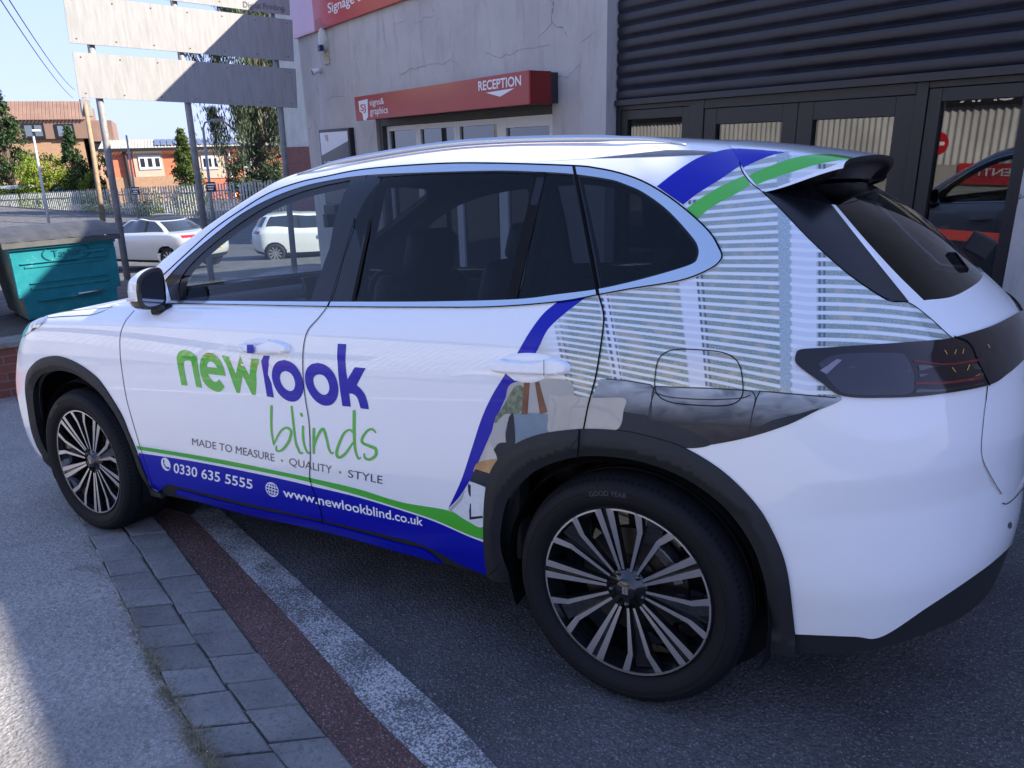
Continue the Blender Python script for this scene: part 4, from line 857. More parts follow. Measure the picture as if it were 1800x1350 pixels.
# ---- the skin of the car as one smooth sheet, cut into panels
GRID = body_grid()
_du = np.gradient(GRID, axis=1); _dv = np.gradient(GRID, axis=0)
NRM = np.cross(_du, _dv); NRM /= np.linalg.norm(NRM, axis=2, keepdims=True) + 1e-12
if NRM[NV//3, NU//2, 1] > 0: NRM = -NRM
SU = 5.6
_bv = [tuple(v) for v in GRID.reshape(-1, 3)]
_bf = [(j*NU + i, j*NU + i + 1, (j+1)*NU + i + 1, (j+1)*NU + i) for j in range(NV-1) for i in range(NU-1)]
SKIN = BVHTree.FromPolygons(_bv, _bf)
CARI = CAR.inverted(); CAMC = CARI @ CAM_POS
def _hit_uv(loc, idx):
    j, i = divmod(idx, NU - 1); p00 = GRID[j, i]; p10 = GRID[j, i+1]; p01 = GRID[j+1, i]; p11 = GRID[j+1, i+1]
    e = (p10 - p00 + p11 - p01) / 2; g = (p01 - p00 + p11 - p10) / 2; d = np.array(loc) - p00
    A = np.array([[e@e, e@g], [e@g, g@g]]); b = np.array([e@d, g@d])
    try: a, c = np.linalg.solve(A, b)
    except Exception: a = c = .5
    return ((i + min(max(a, 0), 1)) / (NU-1) * SU, (j + min(max(c, 0), 1)) / (NV-1) * TMAX)
def uv_of_px(px, py):
    d = (CARI.to_3x3() @ ray_dir(px, py)).normalized()
    loc, n, idx, dist = SKIN.ray_cast(CAMC, d)
    if loc is None:
        best = None
        for k in range(40):
            q = CAMC + d * (1.2 + k * .12); r = SKIN.find_nearest(q)
            if best is None or r[3] < best[3]: best = r; kb = k
        for k in range(-10, 11):
            q = CAMC + d * (1.2 + (kb + k / 10) * .12); r = SKIN.find_nearest(q)
            if r[3] < best[3]: best = r
        loc, n, idx, dist = best
    return _hit_uv(loc, idx)
def uv_of_xyz(x, y, z):
    loc, n, idx, d = SKIN.find_nearest(Vector((x, y, z))); return _hit_uv(loc, idx)
def surf(S, T, off=0.0):
    S = np.asarray(S, float); T = np.asarray(T, float)
    a = np.clip(S / SU * (NU-1), 0, NU-1-1e-6); b = np.clip(T / TMAX * (NV-1), 0, NV-1-1e-6)
    i = a.astype(int); j = b.astype(int); fa = (a-i)[:, None]; fb = (b-j)[:, None]
    def s(A): return (A[j, i]*(1-fa) + A[j, i+1]*fa)*(1-fb) + (A[j+1, i]*(1-fa) + A[j+1, i+1]*fa)*fb
    n = s(NRM); n /= np.linalg.norm(n, axis=1, keepdims=True) + 1e-12
    return s(GRID) + n * np.reshape(off, (-1, 1)), n
def crom(pts, step=.02):
    """Catmull-Rom through 2D points, resampled every `step`"""
    P = [np.array(p, float) for p in pts]
    if len(P) < 3: Q = P
    else:
        Q = []
        E_ = [2*P[0]-P[1]] + P + [2*P[-1]-P[-2]]
        for k in range(1, len(E_)-2):
            p0, p1, p2, p3 = E_[k-1:k+3]; n = max(1, int(np.linalg.norm(p2-p1) / step))
            for q in range(n):
                t = q / n; Q.append(.5*((2*p1) + (-p0+p2)*t + (2*p0-5*p1+4*p2-p3)*t*t + (-p0+3*p1-3*p2+p3)*t**3))
        Q.append(P[-1])
    out = [Q[0]]
    for a, b in zip(Q[:-1], Q[1:]):
        n = max(1, int(np.linalg.norm(b-a) / (step*2)))
        for q in range(1, n+1): out.append(a + (b-a)*q/n)
    return out
def C(*pts):          # smooth traced line -> skin coordinates
    return [np.array(uv_of_px(*p)) for p in crom(pts, 3.0)]
def Lp(*pts):         # straight traced line
    return [np.array(uv_of_px(*p)) for p in pts]
def U(*pts): return [np.array(p, float) for p in pts]
def inside(poly, pts):
    poly = np.array(poly); x, y = pts[:, 0], pts[:, 1]; r = np.zeros(len(pts), bool)
    bx = (x >= poly[:, 0].min()) & (x <= poly[:, 0].max()) & (y >= poly[:, 1].min()) & (y <= poly[:, 1].max())
    xs, ys = x[bx], y[bx]; q = np.zeros(len(xs), bool)
    for k in range(len(poly)):
        x0, y0 = poly[k-1]; x1, y1 = poly[k]
        if y0 == y1: continue
        c = ((y0 > ys) != (y1 > ys)) & (xs < (x1-x0)*(ys-y0)/(y1-y0) + x0); q ^= c
    r[bx] = q; return r
def cdt(loops, grid, closed=True):
    V = [Vector(g) for g in grid]; ED = []
    for lp in loops:
        b = len(V); V += [Vector((float(p[0]), float(p[1]))) for p in lp]
        n = len(lp); ED += [(b+k, b+(k+1) % n) for k in range(n if closed else n-1)]
    vs, es, fs, _, _, _ = geometry.delaunay_2d_cdt(V, ED, [], 0, 1e-5)
    return np.array([(v[0], v[1]) for v in vs]), [tuple(f) for f in fs if len(f) == 3]
def grid_in(s0, s1, t0, t1, ds, dt):
    a = np.arange(s0, s1 + ds/2, ds); b = np.arange(t0, t1 + dt/2, dt)
    return [(x + (ds/2 if k % 2 else 0), y) for k, y in enumerate(b) for x in a]
def sheet(name, VS, tris, mat, parent, off=0.0, rim=0.0, mirror=False, uvfun=None, matidx=None):
    """one panel mesh from skin coordinates; smooth normals come from the skin itself; rim folds the edge inwards"""
    if not len(tris): return None
    used = sorted({i for t in tris for i in t}); remap = {v: k for k, v in enumerate(used)}
    st = VS[used]; o = off(st) if callable(off) else np.full(len(st), off)
    P, N = surf(st[:, 0], st[:, 1], o)
    if callable(off):
        e = 1e-3
        Pa, _ = surf(st[:, 0]+e, st[:, 1], off(st + [e, 0])); Pb, _ = surf(st[:, 0], st[:, 1]+e, off(st + [0, e]))
        N2 = np.cross(Pa-P, Pb-P); l = np.linalg.norm(N2, axis=1, keepdims=True); N2 = N2/(l+1e-15)
        sg = np.sign((N2*N).sum(1, keepdims=True)); N2 *= sg; N = np.where(l > 1e-12, N2, N)
        if hasattr(off, 'edge'):
            ed = off.edge(st) < .004; good = np.where(~ed)[0]
            if len(good):
                for q in np.where(ed)[0]:
                    N[q] = N[good[np.argmin(((st[good]-st[q])**2).sum(1))]]
    F = [tuple(remap[i] for i in t) for t in tris]
    # orientation
    a, b, c = (P[[f[k] for f in F]] for k in range(3))
    fl = (np.cross(b-a, c-a) * N[[f[0] for f in F]]).sum(1) < 0
    F = [f[::-1] if q else f for f, q in zip(F, fl)]
    nf = len(F)
    if rim:
        ec = {}
        for f in F:
            for k in range(3):
                e = (f[k], f[(k+1) % 3])
                if (e[1], e[0]) in ec: del ec[(e[1], e[0])]
                else: ec[e] = 1
        PP = list(P); NN = list(N)
        for (x, y) in ec:
            if st[x][0] < 1e-6 and st[y][0] < 1e-6: continue
            if st[x][0] > SU-1e-6 and st[y][0] > SU-1e-6: continue
            k = len(PP); d = P[y]-P[x]; nn = np.cross(d, N[x]); nn /= np.linalg.norm(nn)+1e-12
            PP += [P[x], P[y], P[y] - N[y]*rim, P[x] - N[x]*rim]; NN += [nn]*4
            F.append((k+1, k, k+3, k+2))
        P = np.array(PP); N = np.array(NN)
    if mirror:
        P = P*[1, -1, 1] + [0, 2*YC, 0]; N = N*[1, -1, 1]; F = [f[::-1] for f in F]
    me = bpy.data.meshes.new(name); me.from_pydata([tuple(p) for p in P], [], F); me.update()
    me.polygons.foreach_set('use_smooth', [True]*len(F))
    me.normals_split_custom_set_from_vertices([tuple(n) for n in N])
    if uvfun:
        uv = me.uv_layers.new(name='print'); q = uvfun(P)
        li = np.zeros(len(me.loops), int); me.loops.foreach_get('vertex_index', li)
        uv.data.foreach_set('uv', q[li].astype(np.float32).ravel())
    if matidx is not None: me.polygons.foreach_set('material_index', matidx)
    return link_mesh(name, me, mat, parent)
def decal(name, loops, mat, parent, off=.0008, step=.03, mirror=False, uvfun=None):
    """thin vinyl lying on the skin; loops: outlines in skin coordinates (even-odd)"""
    A = np.vstack([np.array(l) for l in loops]); s0, t0 = A.min(0); s1, t1 = A.max(0)
    g = [q for q in grid_in(s0+.003, s1, t0+.003, t1, step, step)]
    if g:
        ga = np.array(g); m = np.zeros(len(ga), bool)
        for l in loops: m ^= inside(l, ga)
        g = [q for q, k in zip(g, m) if k]
    VS, F = cdt(loops, g)
    c = np.array([VS[list(f)].mean(0) for f in F]); m = np.zeros(len(c), bool)
    for l in loops: m ^= inside(l, c)
    return sheet(name, VS, [f for f, k in zip(F, m) if k], mat, parent, off, 0, mirror, uvfun)
def seam(name, line, mat, parent, w=.004, off=.0006, mirror=False, join=None):
    """dark shut line: a narrow ribbon along a line in skin coordinates"""
    L = np.array(line); P, N = surf(L[:, 0], L[:, 1], off)
    T = np.gradient(P, axis=0); S = np.cross(T, N); S /= np.linalg.norm(S, axis=1, keepdims=True)+1e-12
    V = np.vstack([P - S*w/2, P + S*w/2]); n = len(L); F = [(k, k+1, n+k+1, n+k) for k in range(n-1)]
    if mirror: V = V*[1, -1, 1] + [0, 2*YC, 0]
    if join is not None: join.add(V, F); return
    mb = MB(); mb.add(V, F); return mb.build(name, mat, parent)
# ================================================================ materials
def paint(name, col, rough=.32):
    m = NT(name); m.set(color=col, rough=.45, coat=1, coatr=.015, spec=.15); m.bsdf.inputs['Coat IOR'].default_value = 1.65
    return m.mat
M_WHITE = paint('white car paint', (.80, .81, .84))
M_BLUE = NT('blue vinyl').set(color=(.001, .004, .34), rough=.3, spec=.25, coat=.3, coatr=.03).mat
M_GREEN = paint('green vinyl', (.06, .42, .03), .35)
M_LETTER = paint('white vinyl lettering', (.85, .85, .86), .4)
M_GREY_LETTER = paint('grey vinyl lettering', (.07, .07, .09), .4)
M_GLOSSBLACK = NT('gloss black trim').set(color=(.005, .005, .008), rough=.12, spec=.3, coat=.25, coatr=.03).mat
M_CLAD = plain('textured black cladding', (.017, .018, .021), .62, spec=.35, bump=(900, .25, .0006))
M_DARK = plain('shadow black plastic', (.006, .006, .007), .8, spec=.2)
M_SEAM = plain('shut line black', (.004, .004, .005), .9, spec=.1)
M_CHROME = plain('brushed aluminium trim', (.62, .64, .68), .16, metal=1)
M_RAIL = plain('silver roof rail', (.55, .57, .62), .28, metal=1)
M_LINER = plain('grey cabin lining', (.045, .046, .05), .85, spec=.2)
M_SEAT = plain('black seat leather', (.018, .018, .021), .5, spec=.4)
M_RUBBER = plain('tyre rubber', (.008, .008, .010), .7, spec=.22, noise=(60, .25), bump=(500, .12, .0008))
M_ALU = plain('machined wheel face', (.56, .56, .60), .34, metal=1)
M_WHEELBLACK = paint('black wheel paint', (.006, .006, .007), .25)
M_DISC = plain('brake disc steel', (.10, .095, .09), .45, metal=1)
M_GLASS = glass('clear side glass', (.80, .86, .89), ior=1.36)
M_PRIV = glass('privacy glass', (.26, .28, .32), ior=1.33)

M_SCREEN = glass('windscreen glass', (.75, .8, .8))
def vinyl_window_print():
    """the printed room picture: venetian blinds in front of frosted garden windows"""
    m = NT('printed blinds picture'); px, py, _ = m.xyz(m.coord('UV'))      # image pixel positions of the skin seen from the camera, in units of 1000
    X = px * 1000.0; Y = py * 1000.0
    # slats drop towards the left, flatten and then bend down on the right
    dx = X - 1380.0
    Yc = Y + dx * -0.000 + m.math('MULTIPLY', m.math('MULTIPLY', (X - 1430.0).max(0.0), (X - 1430.0).max(0.0)), -0.00035) + (X - 1380.0).min(0.0) * 0.045 * m.mapr(Y, 300, 690, 3.2, .25)
    pitch = m.mapr(X, 985, 1420, 11.8, 15.6)
    ph = ((Yc - 300.0) / pitch).fract()
    slat = m.mapr((ph - .5).abs(), .25, .34, 0, 1)
    # window bays: position across the picture
    tilt = m.mapr(Y, 500, 700, 0, 1)
    Xb = X + (Y - 690.0) * m.mapr(X, 950, 1400, .22, .0) * -1.0
    co = m.vec(Xb * .1, Y * .1, 0)
    nf = m.noise(m.vec(X * .25, Y * .25), 2.0, 5, .7); nb = m.noise(m.vec(X * .02, Y * .02), 1.5, 3, .6)
    garden = m.ramp(nf, [(.3, (.02, .05, .038)), (.45, (.09, .15, .125)), (.56, (.26, .33, .30)), (.70, (.66, .70, .68))])
    warm = m.mix(m.mapr(nb, .5, .65), garden, (.38, .33, .24))
    warm = m.mix(m.mapr(Y, 330, 640, .55, .05), warm, (.36, .40, .42))
    def band(a, b, s=2.0):
        return m.mapr(Xb, a - s, a + s, 0, 1) * m.mapr(Xb, b - s, b + s, 1, 0)
    frame = band(1080, 1098).max(band(1213, 1246)).max(band(1392, 1436)).max(band(985, 1003)).max(band(900, 992))
    frame = frame.min(1.0)
    cord = band(998, 1003, 1).max(band(1008, 1011, 1)).max(band(1083, 1088, 1)).max(band(1094, 1097, 1)).max(band(1241, 1245, 1)).max(band(1249, 1252, 1)).max(band(1439, 1443, 1)).max(band(1447, 1451, 1))
    c = m.mix(frame, warm, (.56, .58, .68)); c = m.mix(cord, c, (.05, .07, .12))
    c = m.mix(slat, c, (.66, .70, .73))
    pillar = band(1372, 1390, 1.5)
    c = m.mix(pillar, c, m.ramp(m.noise(m.vec(X * .3, Y * .12), 2.2, 5, .7), [(.3, (.14, .20, .24)), (.55, (.34, .42, .46)), (.75, (.6, .68, .74))]))
    # the blinds stop above the sofa; below is wall colour
    c = m.mix(m.mapr(X, 950, 975, 1, 0) * m.mapr(Y, 560, 600, 0, 1), c, (.42, .41, .38))
    c = m.mix(m.mapr(X, 965, 1003, 1, 0) * m.mapr(Y, 560, 640, 1, 0), c, (.72, .74, .80))
    m.set(color=c, rough=.35, coat=1, coatr=.03); return m.mat
M_PRINT = vinyl_window_print()
def pr(name, a, b, sc=12): 
    m = NT(name); f = m.noise(m.coord(), sc, 5, .6); m.set(color=m.ramp(f, [(.2, a), (.8, b)]), rough=.4, spec=.25, coat=.2, coatr=.05); return m.mat
def sofa_print():
    m = NT('printed grey leather'); px, py, _ = m.xyz(m.coord('UV')); X = px*1000.; Y = py*1000.
    n = m.noise(m.vec(X*.010, Y*.028), 1.6, 2, .45, .8); top = m.mapr(Y + n*26. - (X-1240.)*.06, 690, 760, 1, 0)
    c = m.mix(top, m.ramp(n, [(.3, (.018, .021, .028)), (.7, (.055, .05, .052))]), m.ramp(n, [(.35, (.16, .20, .24)), (.65, (.50, .54, .60))])); m.set(color=c, rough=.4, spec=.2, coat=.14, coatr=.05); return m.mat
M_P_SOFA = sofa_print()
M_P_SOFAD = pr('printed dark leather', (.006, .012, .022), (.022, .03, .045), 6)
M_P_CUSH = pr('printed beige cushion', (.34, .32, .28), (.62, .58, .51), 5)
M_P_ARM = pr('printed blue grey armchair', (.10, .15, .20), (.24, .31, .38), 6)
M_P_WOOD = pr('printed wood', (.10, .04, .02), (.25, .11, .06), 20)
M_P_TABLE = pr('printed amber table', (.30, .14, .04), (.62, .40, .20), 20)
M_P_PLANT = pr('printed plant', (.02, .03, .025), (.28, .34, .22), 55)
M_P_WALL = pr('printed pale wall', (.36, .35, .33), (.46, .45, .43), 4)
M_P_RUG = pr('printed pale rug', (.55, .58, .62), (.7, .72, .75), 60)
# ================================================================ the white family car
car = empty('parked_car', 'large white five-door car with blue and green blinds-company livery filling the foreground', 'car', mat=CAR)
down = lambda lp: lp + [np.array((lp[-1][0], -.2)), np.array((lp[0][0], -.2))]
arch_in_R = C((902,1029),(881,972),(880,928),(892,879),(922,842),(961,818),(1020,803),(1087,805),(1146,818),(1202,841),(1257,878),(1294,917),(1324,965),(1342,1016),(1350,1060),(1354,1100))
arch_out_R = C((857,1013),(851,951),(853,874),(863,829),(886,796),(918,774),(959,760.5),(1024,753),(1090,756),(1147,768),(1204,787),(1269,827),(1322,878),(1354.6,927),(1383,1000),(1398,1115))
arch_in_F = C((92,812),(73,780),(62,740),(57,697),(61,675),(70,661),(84.5,654),(103.5,651.5),(125,656),(144,666),(172,689),(196,720),(215,754),(231.5,794),(243,827),(259,858))
arch_out_F = C((75,799),(65.6,782),(56,754),(50,718),(46,687),(48,660),(58,642),(74,630),(94,625.6),(112,628),(136,638),(160,654),(180,674),(212.5,725),(226.7,758.5),(238.6,787),(248,813),(257.5,836.8),(267,858),(283,866))
drip = C((287,485),(325,450),(375,405),(425,370),(475,340),(525,322),(575,311),(647,298),(767,289),(867,288),(1007,292.5),(1050,297),(1092,306),(1133,321),(1175,346),(1217,379),(1250,412),(1267,442),(1267,458),(1246,475),(1196,494),(1112,508),(1057,518),(984,531),(869,540),(753,541),(580,540),(430,537),(292,534))
chrome_in_top = C((290,494),(322,460),(375,415),(425,377),(475,350),(525,331),(575,319),(645,309),(753,304),(869,301),(947,303),(1008,307),(1071,316),(1100,325),(1133,340),(1175,371),(1217,417),(1228,437),(1227,454),(1217,465),(1175,479),(1112,496),(1052,509),(984,518),(906,527),(753,531),(580,531),(430,530),(302,529))
belt_dark = Lp((292,534),(287,485))
glass_F = C((318,527),(314,507),(321,484),(345,455),(388,418),(430,387),(475,360),(525,339),(575,325)) + C((575,325),(616,317)) + Lp((612,330),(580,435),(546,528))
glass_R = Lp((672,311),(625,529)) + C((753,529.5),(840,528),(893,526.5)) + Lp((945,305)) + C((869,303),(753,306),(690,310))
glass_R2 = Lp((960,306),(907,526)) + C((984,517),(1040,510)) + Lp((1046,508),(1006,309))
glass_Q = Lp((1019,312)) + C((1019,312),(1071,319),(1100,328),(1132,343),(1172,373),(1213,418),(1224,437),(1223,453),(1214,463),(1175,476),(1112,493),(1057,506)) + Lp((1057,506))
# shut lines
gap_FF = C((236,546),(220,566),(212,588),(211,610),(213,640),(222,698),(233,739.5),(244,777),(250,796),(261,830),(268,850),(283,867))
gap_DD = C((575,541),(560,560),(542,581),(534.5,608),(533,647),(536.5,694),(544,744.5),(546,803),(545,838),(551,861),(560,884.5),(566,908),(568,923),(585,941))
gap_RQ = C((1053,519),(1061,548),(1061.5,572),(1055,621),(1047,666),(1035,711),(1026.5,754))
light_top = C((1397,633),(1399,622),(1408,615),(1455,612),(1559,605.6),(1637,600),(1673,595),(1741,574.5),(1798,545))
light_bot = C((1798,630),(1767,657),(1730,678),(1637,694),(1559,699),(1481,696),(1445,674),(1404,644),(1397,633))
dpan = Lp((1339.6,337)) + C((1339.6,337),(1375,371),(1425,423),(1487.5,479),(1542,517),(1567,528),(1596,531)) + C((1596,531),(1581,512),(1520,436),(1460,360))
glass_B = C((1467,358),(1520,420),(1575,480),(1624,528)) + C((1624,528),(1675,521),(1717,498),(1731,480)) + U((5.6, 1.03), (5.6, 1.47), (5.3, 1.47), (5.05, 1.42))
tail_gap = C((1306,262),(1300,275),(1303,298),(1318,320),(1340,338),(1375,371),(1425,423),(1487,479),(1542,518),(1567,530),(1598,533),(1635,560),(1673,594),(1715,620),(1731,650),(1735,678),(1728,740),(1725,798),(1740,835),(1760,868))
bump_edge = C((1398,1115),(1500,1119),(1550,1119),(1631,1067),(1697,1023),(1745,988),(1780,955),(1798,926))
strip_top = C((277,866),(284,860),(294,852),(313,855),(432,884),(566,914),(706,947),(740,957),(775,973),(807,991),(857,1012))
lowblue = C((313,861),(432,892),(566,920),(706,957),(745,967),(776,989)) + C((776,989),(706,970),(566,932),(432,903),(320,872),(311,867),(313,861))
hl = C((84,556),(83,563),(76,569),(66,577),(52,585),(43,592)) + U((.7,.78),(.5,.80),(.40,.84),(.45,.885),(.80,.915),(1.0,.918))
hoodgap = C((84,558.5),(110,556.5),(156,554),(170,551),(184,546),(198,538))
e0 = gap_FF[-1]; e1 = gap_DD[-1]
LAB = [
 ('hole', arch_in_R + [np.array((arch_in_R[-1][0], -.2)), np.array((arch_in_R[0][0], -.2))]),
 ('hole', arch_in_F + [np.array((arch_in_F[-1][0], -.2)), np.array((arch_in_F[0][0], -.2))]),
 ('trimR', arch_out_R + [np.array((arch_out_R[-1][0], -.2)), np.array((arch_out_R[0][0], -.2))]),
 ('trimF', arch_out_F + [np.array((arch_out_F[-1][0], -.2)), np.array((arch_out_F[0][0], -.2))]),
 ('lowblue', lowblue),
 ('sill', strip_top + [np.array((strip_top[-1][0], -.2)), np.array((strip_top[0][0], -.2))]),
 ('headlight', hl),
 ('taillight', light_top + U((5.6,.87),(5.6,.745)) + light_bot),
 ('dpan', dpan),
 ('glass_B', glass_B),
 ('recess', U((4.83,1.384),(5.045,1.33),(5.07,1.325),(5.6,1.40),(5.6,1.56),(5.0,1.50),(4.85,1.43))),
 ('glass_F', glass_F), ('glass_R', glass_R), ('glass_R2', glass_R2), ('glass_Q', glass_Q),
 ('pillar', chrome_in_top),
 ('chrome', drip),
 ('windscreen', U((-.1,1.09),(.66,1.09),(.72,1.2),(.76,1.4),(.78,1.52),(.66,1.59),(.4,1.62),(-.1,1.63))),
 ('hood', U((-.1,.84),(.45,.885),(.80,.915)) + hoodgap + U((.95,1.0),(.90,1.04),(.6,1.075),(-.1,1.085))),
 ('front_bumper', U((-.1,-.2)) + [np.array((arch_out_F[0][0], -.2)), np.array(arch_out_F[0])] + U((1.055,.30),(1.075,.50),(1.085,.62),(1.0,.72),(.93,.79),(.5,.80),(.40,.84),(.45,.885),(-.1,.84))),
 ('bumper_low', bump_edge + U((5.6,.17),(5.7,-.2)) + [np.array((bump_edge[0][0], -.2))]),
 ('tailgate', tail_gap + U((5.30,.34),(5.6,.34),(5.6,1.74),(5.3,1.715),(5.08,1.66),(4.93,1.60))),
 ('bumper', C((1398,1110),(1383,1000),(1355,927),(1330,888),(1345,850),(1385,800),(1420,760),(1482,697)) + C((1482,697),(1559,699.5),(1637,694.5),(1730,679)) + tail_gap[-60:] + U((5.30,.34),(5.6,.34),(5.7,-.2),(4.5,-.2))),
 ('front_door', gap_FF + [np.array((e0[0], -.2)), np.array((e1[0], -.2))] + gap_DD[::-1] + C((575,541),(430,537),(292,534),(240,540))),
 ('rear_door', gap_DD + [np.array((e1[0], -.2)), np.array((arch_out_R[0][0], -.2))] + gap_RQ[::-1] + C((1053,519),(984,531),(869,540),(753,541),(580,540))),
 ('fender', U((.6,.60),(.6,1.10)) + C((292,534),(240,540)) + gap_FF[1:] + U((1.9,-.2),(.9,-.2),(.9,.4))),
 ('roof', U((-.1,1.55),(.66,1.57),(.9,1.58)) + drip[60:61] + U((4.9,1.55),(4.93,1.60),(5.08,1.66),(5.3,1.715),(5.7,1.74),(5.7,2.2),(-.1,2.2))),
]
DEFAULT = 'quarter'
loops = [l for n, l in LAB if n not in ('roof', 'bumper', 'fender')]
loops = [[(min(max(p[0], 0), SU), min(max(p[1], 0), TMAX)) for p in l] for n, l in LAB]
def dedupe(l):
    o = []
    for p in l:
        if not o or abs(p[0]-o[-1][0]) + abs(p[1]-o[-1][1]) > 4e-4: o.append(p)
    if len(o) > 1 and abs(o[0][0]-o[-1][0]) + abs(o[0][1]-o[-1][1]) < 4e-4: o.pop()
    return o
loops = [dedupe(l) for l in loops]
fine = []
for k_ in (2, 3, 0, 1):
    a = np.array(LAB[k_][1]); g = np.array(grid_in(a[:, 0].min(), a[:, 0].max(), max(0, a[:, 1].min()), a[:, 1].max(), .011, .011)); g = g[inside(a, g)] if k_ > 1 else g[:0]
    if len(g): b_ = inside(np.array(LAB[k_-2][1]), g); fine += [tuple(x) for x in g[~b_]]
VS, TR_ = cdt(loops + [[(0, 0), (SU, 0), (SU, TMAX), (0, TMAX)]], grid_in(.0, SU, 0, TMAX, .035, .03) + fine)
CEN = VS[np.array(TR_)].mean(1)
own = np.full(len(TR_), -1)
for k, (n, l) in reversed(list(enumerate(LAB))):
    own[inside([(float(a), float(b)) for a, b in l], CEN)] = k
AREA = np.array([abs(np.cross(VS[b]-VS[a], VS[c]-VS[a])) for a, b, c in TR_])
PAN = {}
for tri, o, ar in zip(TR_, own, AREA):
    if ar < 1e-9: continue
    PAN.setdefault(LAB[o][0] if o >= 0 else DEFAULT, []).append(tri)
# crisp body character: cladding stands proud
def clad_off(loop_out, loop_in, h):
    A = np.array(loop_out); B = np.array(loop_in)
    def fn(st):
        def dist(L, q):
            a = L[:-1]; b = L[1:]; r = np.full(len(q), 9.)
            for p0, p1 in zip(a, b):
                d = p1-p0; t = np.clip(((q-p0)@d)/(d@d+1e-12), 0, 1); r = np.minimum(r, np.linalg.norm(q-(p0+t[:, None]*d), axis=1))
            return r
        da = dist(A, st); db = dist(B, st)
        return .006 + h*np.clip(da/.03, 0, 1)*.6 - .018*np.clip(1 - db/.030, 0, 1)
    fn.edge = lambda st: np.minimum(*[np.min([np.linalg.norm(st-(a+np.clip(((st-a)@(b-a))/((b-a)@(b-a)+1e-12),0,1)[:,None]*(b-a)),axis=1) for a,b in zip(L[:-1],L[1:])],axis=0) for L in (A,B)])
    return fn
parts = [ # label, name, material, offset, rim, mirrored copy, label text
 ('hood', 'bonnet', M_WHITE, 0, .012), ('roof', 'roof', M_WHITE, 0, .0), ('fender', 'front_wing', M_WHITE, 0, .012),
 ('front_door', 'front_door', M_WHITE, 0, .012), ('rear_door', 'rear_door', M_WHITE, 0, .012), ('quarter', 'rear_quarter_panel', M_WHITE, 0, .0),
 ('front_bumper', 'front_bumper', M_WHITE, 0, .01), ('bumper', 'rear_bumper', M_WHITE, 'crease', .01), ('bumper_low', 'bumper_skirt', M_CLAD, -.004, .02),
 ('tailgate', 'tailgate', M_WHITE, 0, .01), ('sill', 'sill_cladding', M_CLAD, -.006, .015), ('lowblue', 'sill_insert', M_BLUE, .004, .008),
 ('trimR', 'wheel_arch_trim', M_CLAD, clad_off(arch_out_R, arch_in_R, .016), .05), ('trimF', 'wheel_arch_trim', M_CLAD, clad_off(arch_out_F, arch_in_F, .016), .05),
 ('chrome', 'window_surround', M_CHROME, .004, .008), ('pillar', 'pillar_trim', M_GLOSSBLACK, .001, .004),
 ('glass_F', 'front_side_window', M_GLASS, -.002, 0), ('glass_R', 'rear_side_window', M_PRIV, -.002, 0), ('glass_R2', 'rear_side_window', M_PRIV, -.001, 0), ('glass_Q', 'quarter_window', M_PRIV, -.001, 0),
 ('windscreen', 'windscreen', M_SCREEN, -.001, 0), ('glass_B', 'rear_window', M_PRIV, -.004, .0), ('dpan', 'pillar_panel', NT('satin black panel').set(color=(.005, .005, .008), rough=.3, spec=.3, coat=.1, coatr=.2).mat, .003, .006), ('recess', 'window_recess', M_GLOSSBLACK, .0, .0),
 ('taillight', 'tail_light', None, .007, .015), ('headlight', 'headlight', None, .003, .01),
]
def lens_mat():
    m = NT('smoked tail light lens'); m.set(color=(.008, .003, .006), rough=.10, spec=.35, coat=.3, coatr=.01); return m.mat
def head_mat():
    m = NT('headlight lens'); co = m.coord(); f = m.voro(co, 28)
    m.set(color=m.ramp(f, [(.1, (.62, .62, .60)), (.5, (.25, .26, .28)), (.8, (.04, .04, .05))]), rough=.12, metal=.6, coat=1, coatr=.01); return m.mat
M_LENS = lens_mat(); M_HEAD = head_mat()
def crease(st):
    d = .495 - st[:, 1]; fade = np.clip((st[:, 0]-4.55)/.15, 0, 1)*np.clip((5.25-st[:, 0])/.15, 0, 1)
    return fade*np.where(d < 0, 0, np.where(d < .09, -.10*d, np.where(d < .30, -.009*(1-(d-.09)/.21), 0)))
panel = {}
for key, name, mat, off, rim in parts:
    if key not in PAN: print('missing', key); continue
    off = crease if off == 'crease' else off
    mt = mat or (M_LENS if key == 'taillight' else M_HEAD)
    if key in ('trimF', 'trimR'):
        pass
    for mir in (False, True):
        o = sheet(name, VS, PAN[key], mt, car, off, rim, mir)
        if not mir: panel[key] = o
# cabin lining: the same sheet set 35 mm inside, open at every window
glassk = {'glass_F', 'glass_R', 'glass_R2', 'glass_Q', 'windscreen', 'glass_B', 'hole'}
lin = [t for k in PAN for t in PAN[k] if k not in glassk]
cc = VS[np.array(lin)].mean(1); lin = [t for t, c in zip(lin, cc) if c[1] > .30]
for mir in (False, True): sheet('cabin_lining', VS, lin, M_LINER, car, -.035, 0, mir)
low = [t for k in PAN for t in PAN[k] if k != 'hole']; cc = VS[np.array(low)].mean(1); low = [t for t, c in zip(low, cc) if c[1] <= .34]
for mir in (False, True): sheet('underbody_shell', VS, low, M_DARK, car, -.03, 0, mir)
